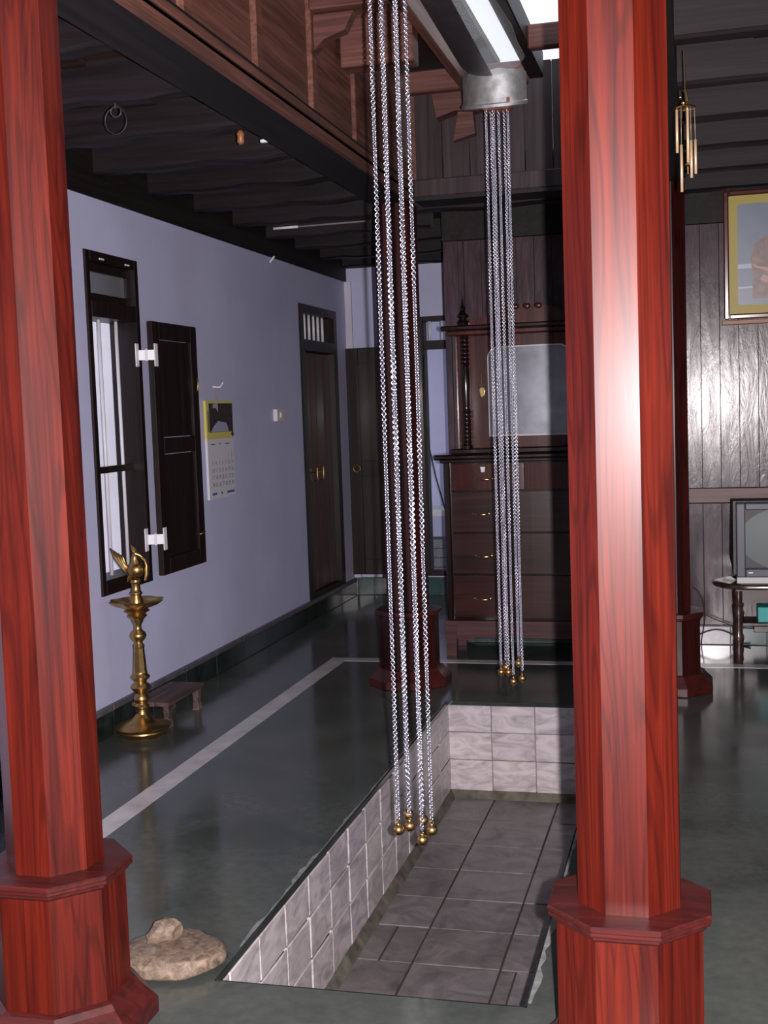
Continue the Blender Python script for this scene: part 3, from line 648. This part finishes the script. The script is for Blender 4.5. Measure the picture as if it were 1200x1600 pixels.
# ================================================================== FAR DOORWAY
d2o = obj('door_2', None, None, (-1.945, WF, 0.16)); d2o['kind'] = 'structure'; d2o['label'] = 'far doorway with a barred fanlight, one dark leaf opened flat on the wall'
for a, c, d, e in ((-0.325, -0.245, 0, 2.16), (0.245, 0.325, 0, 2.16), (-0.245, 0.245, 2.12, 2.16), (-0.245, 0.245, 1.89, 1.96), (-0.245, 0.245, 0, 0.04)):
    bx('door_frame', 'dark_frame', d2o, a, c, -0.015, 0.12, d, e, 0.003)
for xx in (-0.20, -0.095, 0.01, 0.115, 0.2):
    bm = NB(); lathe(bm, [(0.012, 1.955), (0.012, 2.125)], xx, 0.03, 10); part('bar', bm, 'white_enamel', d2o, True)
lf = bx('door_leaf', 'leaf_wood', d2o, -0.905, -0.335, -0.06, -0.022, 0.02, 1.925, 0.003)
for a, c in ((-0.905, -0.80), (-0.44, -0.335)): bx('stile', 'leaf_wood', lf, a, c, -0.07, -0.058, 0.022, 1.92, 0.002)
for d, e in ((0.022, 0.15), (0.85, 0.98), (1.8, 1.92)): bx('rail', 'leaf_wood', lf, -0.80, -0.44, -0.068, -0.058, d, e, 0.002)
bm = NB(); tube(bm, [(-0.84 + 0.03 * math.cos(2 * PI * k / 14), -0.075, 0.92 + 0.03 * math.sin(2 * PI * k / 14)) for k in range(14)], 0.004, 5, True); part('ring_pull', bm, 'old_brass', lf, True)
# things seen through the far doorway
tb = thing('side_table', 'pale-topped side table seen through the far doorway', 'table', (-2.35, 11.2, 0))
bx('table_top', 'white_plastic', tb, -0.35, 0.45, -0.25, 0.25, 0.575, 0.635, 0.004)
for sx in (-0.32, 0.42):
    for sy in (-0.22, 0.22): bx('leg', 'dark_frame', tb, sx - 0.02, sx + 0.02, sy - 0.02, sy + 0.02, 0, 0.575)
for i in range(4):
    bm = NB(); box(bm, -0.2, 0.2, -0.13, 0.13, 0, 0.085, 0.008); o = part('storage_box', bm, 'grey_card', None, False, (-2.33 + 0.01 * (i % 2), 11.2, 0.002 + 0.088 * i), (0, 0, 0.03 * (i % 3 - 1)))
    tag(o, ('bottom', 'second lowest', 'third', 'topmost')[i] + ' grey box in the stack under the far side table', 'box', 'boxes under the far table')
bm = NB(); tube(bm, [(-1.98, 9.93, 2.06), (-1.955, 9.93, 1.8), (-1.93, 9.93, 1.5), (-1.925, 9.93, 1.15), (-1.95, 9.93, 0.9)], 0.008, 6); tube(bm, [(-2.18, 9.93, 2.0), (-2.19, 9.93, 1.6), (-2.16, 9.93, 1.25), (-2.11, 9.93, 1.0), (-2.04, 9.93, 0.72)], 0.006, 6)
o = part('hanging_cable', bm, 'cable_rubber', None, True); tag(o, 'dark cables hanging across the far doorway', 'cable')

# ================================================================== BRASS LAMP
lp = thing('oil_lamp', 'tall brass oil lamp topped by a peacock, standing before the barred window', 'lamp', (-2.668, 5.44, 0))
bm = NB(); lathe(bm, [(0.098, 0.0), (0.104, 0.010), (0.118, 0.016), (0.126, 0.03), (0.124, 0.036), (0.136, 0.046), (0.139, 0.052), (0.132, 0.058), (0.095, 0.070), (0.058, 0.084), (0.042, 0.10), (0.030, 0.112)], 0, 0, 36); part('base', bm, 'brass', lp, 'auto')
bm = NB(); lathe(bm, [(0.030, 0.11), (0.026, 0.122), (0.026, 0.135), (0.036, 0.143), (0.037, 0.152), (0.030, 0.160), (0.028, 0.166), (0.037, 0.178), (0.038, 0.19), (0.032, 0.204), (0.026, 0.214), (0.028, 0.22), (0.042, 0.232), (0.048, 0.245), (0.042, 0.258), (0.029, 0.268), (0.029, 0.275), (0.046, 0.291), (0.047, 0.299), (0.036, 0.310), (0.034, 0.32)], 0, 0, 28); part('stem', bm, 'brass', lp, 'auto')
bm = NB(); octa_stack(bm, [(0.033, 0.318), (0.031, 0.325), (0.0235, 0.438), (0.025, 0.446)]); part('column', bm, 'brass', lp)
bm = NB(); lathe(bm, [(0.027, 0.444), (0.028, 0.452), (0.020, 0.462), (0.020, 0.470), (0.034, 0.484), (0.040, 0.500), (0.036, 0.513), (0.020, 0.528), (0.017, 0.540), (0.019, 0.555), (0.029, 0.572), (0.031, 0.582), (0.045, 0.592), (0.048, 0.600), (0.040, 0.607), (0.052, 0.616), (0.062, 0.622), (0.056, 0.630), (0.048, 0.634)], 0, 0, 28); part('bulb_stem', bm, 'brass', lp, 'auto')
bm = NB(); lathe(bm, [(0.045, 0.632), (0.075, 0.642), (0.105, 0.655), (0.128, 0.672), (0.130, 0.676), (0.122, 0.675), (0.10, 0.664), (0.06, 0.655), (0.034, 0.658)], 0, 0, 64, (0.09, 0.065, 8)); part('wick_dish', bm, 'brass', lp, 'auto')
bm = NB(); lathe(bm, [(0.034, 0.655), (0.032, 0.672), (0.026, 0.69), (0.024, 0.70), (0.031, 0.706), (0.031, 0.712), (0.024, 0.720), (0.022, 0.735), (0.022, 0.755), (0.027, 0.765), (0.024, 0.776), (0.010, 0.782)], 0, 0, 24); part('neck', bm, 'brass', lp, 'auto')
pk = NB(); ball(pk, (0.004, 0, 0.818), 0.034, 20, 14, (1.05, 0.92, 1.0)); tube(pk, [(0.004, 0, 0.84), (0.000, 0, 0.862), (0.003, 0, 0.88), (0.010, 0, 0.888), (0.024, 0, 0.882), (0.036, 0, 0.872)], [0.022, 0.015, 0.013, 0.014, 0.007, 0.002], 12)
tube(pk, [(0.003, 0, 0.895), (-0.004, 0, 0.912), (-0.012, 0, 0.928)], [0.010, 0.008, 0.001], 8)
tube(pk, [(0.028, 0, 0.876), (0.046, 0, 0.860), (0.052, 0, 0.835), (0.050, 0, 0.80), (0.044, 0, 0.772)], [0.004, 0.006, 0.006, 0.009, 0.006], 8)
tube(pk, [(-0.01, 0, 0.80), (-0.028, 0, 0.778), (-0.034, 0, 0.765)], [0.012, 0.008, 0.004], 8)
bird = part('peacock', pk, 'brass', lp, 'auto', label='cast brass peacock finial'); bird.scale = (1.22, 1.22, 1.12); bird.location = (0, 0, -0.765 * 0.12)
tail = NB()
for k in range(6):
    f_ = k / 5; tube(tail, [(-0.025, 0.0, 0.795 + 0.012 * f_), (-0.055 + 0.012 * f_, 0.004 * (k % 2), 0.83 + 0.010 * f_), (-0.083 + 0.032 * f_, 0.006 * (k % 2), 0.872 - 0.004 * f_), (-0.102 + 0.052 * f_, 0, 0.912 - 0.035 * f_)], [0.007, 0.0085, 0.0085, 0.003], 8)
part('tail', tail, 'brass', bird, True)

# ================================================================== STOOL
st = thing('wooden_stool', 'low worn wooden stool behind the brass lamp', 'stool', (-2.69, 5.805, 0))
bm = NB(); box(bm, -0.10, 0.10, -0.235, 0.235, 0.112, 0.135, 0.004); part('seat', bm, 'stool_wood', st)
for sx in (-1, 1):
    for sy in (-1, 1):
        bm = NB(); X, Y_ = sx * 0.075, sy * 0.185
        loft(bm, [[(X - 0.018, Y_ - 0.022, 0), (X + 0.018, Y_ - 0.022, 0), (X + 0.018, Y_ + 0.022, 0), (X - 0.018, Y_ + 0.022, 0)], [(X - 0.013, Y_ - 0.018, 0.05), (X + 0.013, Y_ - 0.018, 0.05), (X + 0.013, Y_ + 0.018, 0.05), (X - 0.013, Y_ + 0.018, 0.05)], [(X - 0.018, Y_ - 0.024, 0.113), (X + 0.018, Y_ - 0.024, 0.113), (X + 0.018, Y_ + 0.024, 0.113), (X - 0.018, Y_ + 0.024, 0.113)]])
        part('leg', bm, 'stool_wood', st)

# ================================================================== STONES
def rock(name, label, cat, loc, size, seed, flat_=2.0, rotz=0, sub=4):
    bm = NB(); bmesh.ops.create_icosphere(bm, subdivisions=sub, radius=1.0); from mathutils import noise as mn
    for v in bm.verts:
        p = v.co.copy(); z = p.z
        s = 1 + (0.16 if sub > 2 else 0.4) * mn.noise(p * 1.3 + Vector((seed, 0, 0))) + 0.06 * mn.noise(p * 3.1 + Vector((0, seed, 0))) + 0.02 * mn.noise(p * 9)
        q = p * s
        q.z = math.copysign(abs(q.z) ** (1 / flat_), q.z)
        v.co = (q.x * size[0], q.y * size[1], q.z * size[2])
    zm = min(v.co.z for v in bm.verts)
    for v in bm.verts: v.co.z -= zm
    o = part(name, bm, 'stone', None, sub > 2, loc, (0, 0, rotz)); return tag(o, label, cat)
rock('grinding_slab', 'flat rounded pale stone slab on the floor beside the left pillar', 'stone', (-1.474, 3.105, 0.0), (0.150, 0.125, 0.032), 2.0, 2.6, 0.35)
rock('stone', 'small pale stone lying on top of the flat stone slab', 'stone', (-1.490, 3.115, 0.060), (0.055, 0.034, 0.034), 3.7, 1.0, 0.9, 2)

# ================================================================== DRESSER
ds = thing('dresser', 'dark polished chest of drawers with mirror cabinet against the plank wall', 'dresser', (-1.0, 7.66, 0))
F0 = -0.16
bx('carcass', 'dresser_dark', ds, -0.535, 0.535, F0 + 0.02, 0.24, 0.22, 1.235, 0.004)
for s in (-1, 1): bx('corner_post', 'dresser_dark', ds, min(s * 0.545, s * 0.505), max(s * 0.545, s * 0.505), F0 - 0.004, F0 + 0.05, 0.22, 1.235, 0.008)
bx('chest_top', 'dresser_dark', ds, -0.60, 0.60, F0 - 0.045, 0.26, 1.235, 1.268, 0.010); bx('top_moulding', 'dresser_dark', ds, -0.565, 0.565, F0 - 0.02, 0.25, 1.215, 1.238, 0.006)
bx('apron', 'apron_wood', ds, -0.545, 0.545, F0 - 0.004, F0 + 0.03, 0.112, 0.222, 0.004)
for sx in (-1, 1):
    for yy in (F0 - 0.006, 0.18):
        bm = NB(); x0 = sx * 0.525
        loft(bm, [[(x0 - 0.030, yy, 0), (x0 + 0.030, yy, 0), (x0 + 0.030, yy + 0.06, 0), (x0 - 0.030, yy + 0.06, 0)], [(x0 - 0.040, yy, 0.22), (x0 + 0.040, yy, 0.22), (x0 + 0.040, yy + 0.07, 0.22), (x0 - 0.040, yy + 0.07, 0.22)]]); part('leg', bm, 'apron_wood', ds)
    bm = NB(); x0 = sx * 0.43; poly_prism(bm, [(x0 - 0.06, 0.115), (x0 - 0.05, 0.10), (x0 + 0.05, 0.10), (x0 + 0.06, 0.115)], F0 - 0.004, F0 + 0.03, 'Y'); part('apron_bracket', bm, 'apron_wood', ds)
def drawer(x0, x1, z0, z1, hx, bow, mat):
    bm = NB(); n = 10; pts = [(x0, F0 + 0.03)]
    for i in range(n + 1):
        t = i / n; pts.append((x0 + (x1 - x0) * t, F0 + 0.006 - bow * math.sin(PI * t)))
    pts.append((x1, F0 + 0.03)); poly_prism(bm, pts, z0, z1, 'Z')
    d = part('drawer', bm, mat, ds)
    for x in hx:
        t = (x - x0) / (x1 - x0); yf = F0 + 0.006 - bow * math.sin(PI * t); zc = (z0 + z1) / 2 - 0.012
        bm = NB()
        for s in (-1, 1): ball(bm, (x + s * 0.048, yf - 0.004, zc), 0.0095, 10, 8, (1, 0.7, 1))
        tube(bm, [(x - 0.045, yf - 0.012, zc), (x - 0.03, yf - 0.022, zc - 0.004), (x + 0.03, yf - 0.022, zc - 0.004), (x + 0.045, yf - 0.012, zc)], 0.005, 6); part('handle', bm, 'gold', d, True)
    return d
drawer(-0.50, -0.048, 1.045, 1.205, [-0.287], 0.006, 'dresser_red'); drawer(-0.035, 0.50, 1.045, 1.205, [0.287], 0.006, 'dresser_red')
for z0, z1, hx in ((0.785, 1.030, -0.312), (0.522, 0.768, -0.303), (0.245, 0.505, -0.318)): drawer(-0.50, 0.50, z0, z1, [hx, -hx], 0.012, 'dresser_wood')
bm = NB(); poly_prism(bm, [(-0.302, 1.155), (-0.282, 1.155), (-0.277, 1.188), (-0.307, 1.188)], F0 - 0.024, F0 - 0.014, 'Y'); part('key_plate', bm, 'white_enamel', ds, label='white key plate')
# mirror cabinet
bx('cabinet_base', 'dresser_dark', ds, -0.50, 0.50, F0 + 0.02, 0.24, 1.268, 1.30, 0.006)
bx('cabinet', 'dresser_red', ds, -0.475, 0.475, F0 + 0.08, 0.24, 1.30, 2.0, 0.003)
bx('cornice', 'dresser_red', ds, -0.50, 0.50, F0 + 0.01, 0.25, 2.0, 2.03, 0.006); bx('cornice', 'dresser_dark', ds, -0.535, 0.535, F0 - 0.02, 0.255, 2.03, 2.06, 0.008)
for s in (-1, 1): bx('side_strip', 'plank_wood', ds, min(s * 0.475, s * 0.455), max(s * 0.475, s * 0.455), F0 + 0.06, F0 + 0.085, 1.30, 2.0)
dr = NB(); poly_prism(dr, [(-0.315, 1.315), (0.315, 1.315), (0.315, 1.99), (-0.315, 1.99)], F0 + 0.05, F0 + 0.082, 'Y'); dr = part('cabinet_door', dr, 'dresser_red', ds)
def arch_pts(w, z0, z1, r):
    p = [(-w, z0), (w, z0)]
    for k in range(7): a = PI / 2 * k / 6; p.append((w - r + r * math.cos(a), z1 - r + r * math.sin(a) + 0.0))
    for k in range(7): a = PI / 2 + PI / 2 * k / 6; p.append((-w + r + r * math.cos(a), z1 - r + r * math.sin(a)))
    return p
bm = NB(); poly_prism(bm, arch_pts(0.255, 1.372, 1.925, 0.07), F0 + 0.040, F0 + 0.051, 'Y'); part('mirror_rim', bm, 'silver_plastic', dr)
bm = NB(); poly_prism(bm, arch_pts(0.247, 1.38, 1.917, 0.065), F0 + 0.034, F0 + 0.041, 'Y'); part('mirror', bm, 'aged_mirror', dr, label='spotted old mirror glass')
bm = NB(); poly_prism(bm, [(-0.303, 1.63), (-0.295, 1.615), (-0.283, 1.63), (-0.278, 1.66), (-0.283, 1.675), (-0.303, 1.675), (-0.308, 1.66)], F0 + 0.038, F0 + 0.05, 'Y'); part('key_shield', bm, 'gold', dr, label='brass key shield')
bm = NB(); tube(bm, [(-0.292, F0 + 0.04, 1.675), (-0.292, F0 + 0.036, 1.72), (-0.291, F0 + 0.04, 1.765)], 0.0055, 6); part('key_chain', bm, 'gold', dr)
for s in (-1, 1):
    bm = NB(); prof = [(0.034, 1.30), (0.036, 1.32), (0.026, 1.33)]
    for k in range(8): z = 1.335 + k * 0.026; prof += [(0.026, z), (0.031, z + 0.010), (0.026, z + 0.020)]
    prof += [(0.022, 1.55), (0.024, 1.56), (0.027, 1.70), (0.026, 1.80), (0.022, 1.81)]
    for k in range(7): z = 1.815 + k * 0.026; prof += [(0.024, z), (0.031, z + 0.010), (0.024, z + 0.020)]
    prof += [(0.034, 2.0)]
    lathe(bm, prof, s * 0.395, F0 + 0.045, 20); part('turned_column', bm, 'dresser_dark', ds, 'auto')
    bm = NB(); lathe(bm, [(0.03, 2.058), (0.036, 2.075), (0.03, 2.09), (0.016, 2.10), (0.034, 2.115), (0.036, 2.122), (0.02, 2.134), (0.010, 2.155), (0.014, 2.165), (0.006, 2.19), (0.002, 2.225)], s * 0.395, F0 + 0.02, 18); part('finial', bm, 'dresser_dark', ds, 'auto')
pts = [(-0.36, 2.06), (0.36, 2.06)]
for k in range(21):
    t = k / 20; x = 0.36 - 0.72 * t; pts.append((x, 2.085 + 0.075 * math.sin(PI * t) + 0.012 * math.cos(6 * PI * t)))
bm = NB(); poly_prism(bm, pts, F0 + 0.03, F0 + 0.06, 'Y'); cr = part('crest', bm, 'dresser_red', ds)
bm = NB()
for x in (-0.07, 0.0, 0.07): ball(bm, (x, F0 + 0.025, 2.16), 0.02, 12, 8, (1.2, 0.6, 0.9))
part('crest_carving', bm, 'dresser_red', cr, True)

# ================================================================== TELEVISION CORNER
tt = thing('tv_table', 'small dark table with rounded ends and turned legs under the television', 'table', (0.56, 7.55, 0))
pts = []
for k in range(13): a = -PI / 2 + PI * k / 12; pts.append((0.29 + 0.20 * math.cos(a), 0.20 * math.sin(a)))
for k in range(13): a = PI / 2 + PI * k / 12; pts.append((-0.29 + 0.20 * math.cos(a), 0.20 * math.sin(a)))
bm = NB(); rings = [[(x * s, y * s, z) for x, y in pts] for s, z in ((0.96, 0.442), (1.0, 0.450), (1.0, 0.466), (0.975, 0.474))]; loft(bm, rings); part('table_top', bm, 'table_wood', tt, 'auto')
bx('apron', 'table_wood', tt, -0.36, 0.36, -0.14, 0.14, 0.36, 0.443)
for sx in (-0.345, 0.345):
    for sy in (-0.12, 0.13):
        bm = NB(); lathe(bm, [(0.022, 0.0), (0.028, 0.02), (0.024, 0.05), (0.030, 0.08), (0.022, 0.10), (0.030, 0.13), (0.030, 0.16), (0.022, 0.18), (0.026, 0.25), (0.032, 0.30), (0.024, 0.32), (0.030, 0.34), (0.030, 0.43)], sx, sy, 14); part('leg', bm, 'table_wood', tt, 'auto')
bx('lower_shelf', 'table_wood', tt, -0.33, 0.33, -0.11, 0.12, 0.215, 0.235, 0.004)
bx('front_bracket', 'table_wood', tt, -0.26, 0.26, -0.10, -0.08, 0.175, 0.215, 0.004)
bm = NB(); box(bm, 0, 0.30, 0, 0.16, 0, 0.09, 0.004); o = part('cardboard_box', bm, 'cyan_card', None, False, (0.325, 7.45, 0.236)); tag(o, 'bright turquoise box on the lower shelf of the television table', 'box')
tv = thing('television', 'old grey tube television with a pale control strip on the dark table', 'television', (0.53, 7.50, 0.475))
bm = NB(); X0, X1 = -0.325, 0.325
for a, c, d, e in ((X0, X0 + 0.05, 0.045, 0.475), (X1 - 0.05, X1, 0.045, 0.475), (X0 + 0.05, X1 - 0.05, 0.435, 0.475), (X0 + 0.05, X1 - 0.05, 0.045, 0.095)): box(bm, a, c, -0.17, -0.05, d, e, 0.006)
part('bezel', bm, 'grey_plastic', tv)
bx('control_strip', 'silver_plastic', tv, X0, X1, -0.178, -0.10, 0.010, 0.046, 0.003)
bx('foot', 'black_plastic', tv, X0 + 0.02, X1 - 0.02, -0.15, 0.10, 0, 0.012)
bm = NB(); n = 12; vs = {}
for i in range(n + 1):
    for j in range(n + 1):
        u, v_ = i / n * 2 - 1, j / n * 2 - 1; vs[i, j] = bm.verts.new((u * 0.277, -0.150 + 0.02 * (u * u + v_ * v_) * 0.8, 0.265 + v_ * 0.172))
for i in range(n):
    for j in range(n): bm.faces.new((vs[i, j], vs[i + 1, j], vs[i + 1, j + 1], vs[i, j + 1]))
part('screen', bm, 'tv_glass', tv, True)
bx('inner_bezel', 'black_plastic', tv, X0 + 0.03, X1 - 0.03, -0.13, -0.06, 0.05, 0.46)
bm = NB(); loft(bm, [[(-0.34, -0.06, 0.05), (0.34, -0.06, 0.05), (0.34, -0.06, 0.48), (-0.34, -0.06, 0.48)], [(-0.36, 0.02, 0.14), (0.36, 0.02, 0.14), (0.35, 0.02, 0.49), (-0.35, 0.02, 0.49)], [(-0.25, 0.22, 0.10), (0.25, 0.22, 0.10), (0.24, 0.22, 0.42), (-0.24, 0.22, 0.42)]])
part('rear_housing', bm, 'black_plastic', tv, label='black rounded rear casing'); bx('button', 'white_enamel', tv, -0.26, -0.235, -0.173, -0.168, 0.068, 0.076)
# cables on the floor
def cable(label, pts, r=0.005):
    P_ = [Vector(p) for p in pts]; out = []
    for i in range(len(P_) - 1):
        p0, p1, p2, p3 = P_[max(i - 1, 0)], P_[i], P_[i + 1], P_[min(i + 2, len(P_) - 1)]
        for k in range(8):
            t = k / 8; out.append(0.5 * ((2 * p1) + (p2 - p0) * t + (2 * p0 - 5 * p1 + 4 * p2 - p3) * t * t + (3 * p1 - p0 - 3 * p2 + p3) * t ** 3))
    out.append(P_[-1]); bm = NB(); tube(bm, out, r, 6); o = part('power_cable', bm, 'cable_rubber', None, True); return tag(o, label, 'cable')
cable('black cable arching over the floor against the glare-coloured skirting tiles', [(-0.06, 7.90, 0.007), (-0.03, 7.93, 0.06), (0.09, 7.95, 0.10), (0.19, 7.94, 0.07), (0.235, 7.93, 0.007), (0.3, 7.9, 0.007)])
cable('black cable running down the plank wall to the television table', [(-0.045, 7.955, 0.37), (-0.01, 7.957, 0.33), (0.02, 7.957, 0.25), (0.02, 7.957, 0.15), (0.005, 7.955, 0.05), (0.0, 7.93, 0.006)], 0.004)
cable('black cable sagging across the plank wall behind the table leg', [(-0.05, 7.94, 0.235), (0.04, 7.94, 0.19), (0.12, 7.94, 0.155), (0.22, 7.94, 0.12), (0.32, 7.94, 0.11)], 0.004)
# framed picture and its ledge
pic = thing('framed_picture', 'framed picture with gold mat and blue background on the plank wall', 'picture', (0.165, WB - 0.012, 2.042)); pic.rotation_euler = (math.radians(3), 0, 0)
PW, PH = 0.64, 0.775
bm = NB(); f_ = 0.032
for a, c, d, e in ((0, f_, 0, PH), (PW - f_, PW, 0, PH), (f_, PW - f_, 0, f_), (f_, PW - f_, PH - f_, PH)): bx('frame', 'frame_lacquer', pic, a, c, -0.045, -0.005, d, e, 0.008)
bx('mat', 'gold_mat', pic, f_, PW - f_, -0.022, -0.012, f_, PH - f_)
def flatY(nm, mat, pts, y): bm = NB(); poly_prism(bm, pts, y - 0.0006, y, 'Y'); return part(nm, bm, mat, pic)
r_ = 0.012; a, c, d, e = 0.083, PW - 0.083, 0.085, PH - 0.082
flatY('print', 'print_sky', [(a + r_, d), (c - r_, d), (c, d + r_), (c, e - r_), (c - r_, e), (a + r_, e), (a, e - r_), (a, d + r_)], -0.0225)
flatY('print_detail', 'print_deep', [(a + r_, d + .001), (c - r_, d + .001), (c - .001, d + r_), (c - .001, d + 0.105), (a + .001, d + 0.105), (a + .001, d + r_)], -0.0235)
flatY('print_detail', 'print_pale', [(a + .001, 0.305), (a + 0.095, 0.305), (a + 0.095, 0.332), (a + .001, 0.332)], -0.0235); flatY('print_detail', 'print_pale', [(a + .001, 0.186), (a + 0.15, 0.186), (a + 0.15, 0.196), (a + .001, 0.196)], -0.0242)
flatY('print_figure', 'print_brown', [(a + 0.085, 0.12), (a + 0.34, 0.12), (a + 0.36, 0.30), (a + 0.37, 0.42), (a + 0.29, 0.50), (a + 0.30, 0.56), (a + 0.255, 0.60), (a + 0.20, 0.58), (a + 0.19, 0.51), (a + 0.10, 0.45), (a + 0.075, 0.36), (a + 0.09, 0.28)], -0.0250)
flatY('print_figure', 'print_skin', [(a + 0.08, 0.335), (a + 0.12, 0.315), (a + 0.20, 0.30), (a + 0.21, 0.26), (a + 0.17, 0.285), (a + 0.10, 0.31)][::-1], -0.0258); flatY('print_figure', 'print_skin', [(a + 0.13, 0.235), (a + 0.17, 0.21), (a + 0.19, 0.24), (a + 0.15, 0.265)], -0.0258)
flatY('print_figure', 'print_skin', [(a + 0.205, 0.52), (a + 0.275, 0.52), (a + 0.285, 0.57), (a + 0.25, 0.59), (a + 0.21, 0.57)], -0.0262)
bm = NB(); box(bm, 0.15, 0.85, WB - 0.05, WB, 2.008, 2.036, 0.004); tag(part('picture_ledge', bm, 'ochre_wood'), 'slim orange-brown wooden ledge under the framed picture', 'ledge')
# wind chime
ch = thing('wind_chime', 'brass wind chime hanging from a joist beside the right pillar', 'wind chime', (-0.030, 4.46, 2.56))
bm = NB(); tube(bm, [(0, 0, 0.19), (0.002, 0, 0.06), (0.006, 0.0, 0.03), (0.0, 0, 0.0)], 0.0022, 6); tube(bm, [(0.006, 0.002, 0.05), (0.010, 0.002, 0.02), (0.004, 0, 0.0)], 0.0035, 6); part('hanger', bm, 'brass', ch)
bm = NB(); lathe(bm, [(0.036, -0.006), (0.040, -0.003), (0.036, 0.0), (0.005, 0.002)], 0, 0, 20); part('disc', bm, 'brass', ch, 'auto')
bm = NB(); ball(bm, (-0.004, -0.03, 0.008), 0.009, 12, 8); ball(bm, (-0.014, -0.028, 0.028), 0.006, 10, 8); part('bell', bm, 'gold', ch, True)
for x, y, z0, z1 in ((-0.027, -0.01, -0.155, -0.010), (-0.013, -0.03, -0.292, -0.133), (0.009, 0.0, -0.19, -0.006), (0.020, -0.02, -0.245, -0.118), (0.034, 0.005, -0.228, -0.112)):
    bm = NB(); lathe(bm, [(0.0048, z0), (0.0048, z1)], x, y, 10); tube(bm, [(x, y, z1), (x * 0.95, y * 0.95, -0.003)], 0.0008, 4); part('chime_tube', bm, 'chime_brass', ch, True)
bm = NB(); lathe(bm, [(0.001, -0.19), (0.011, -0.195), (0.011, -0.20), (0.001, -0.205)], 0.008, -0.012, 12); tube(bm, [(0.008, -0.012, -0.23), (0.008, -0.012, -0.003)], 0.0012, 4); part('striker', bm, 'old_brass', ch)
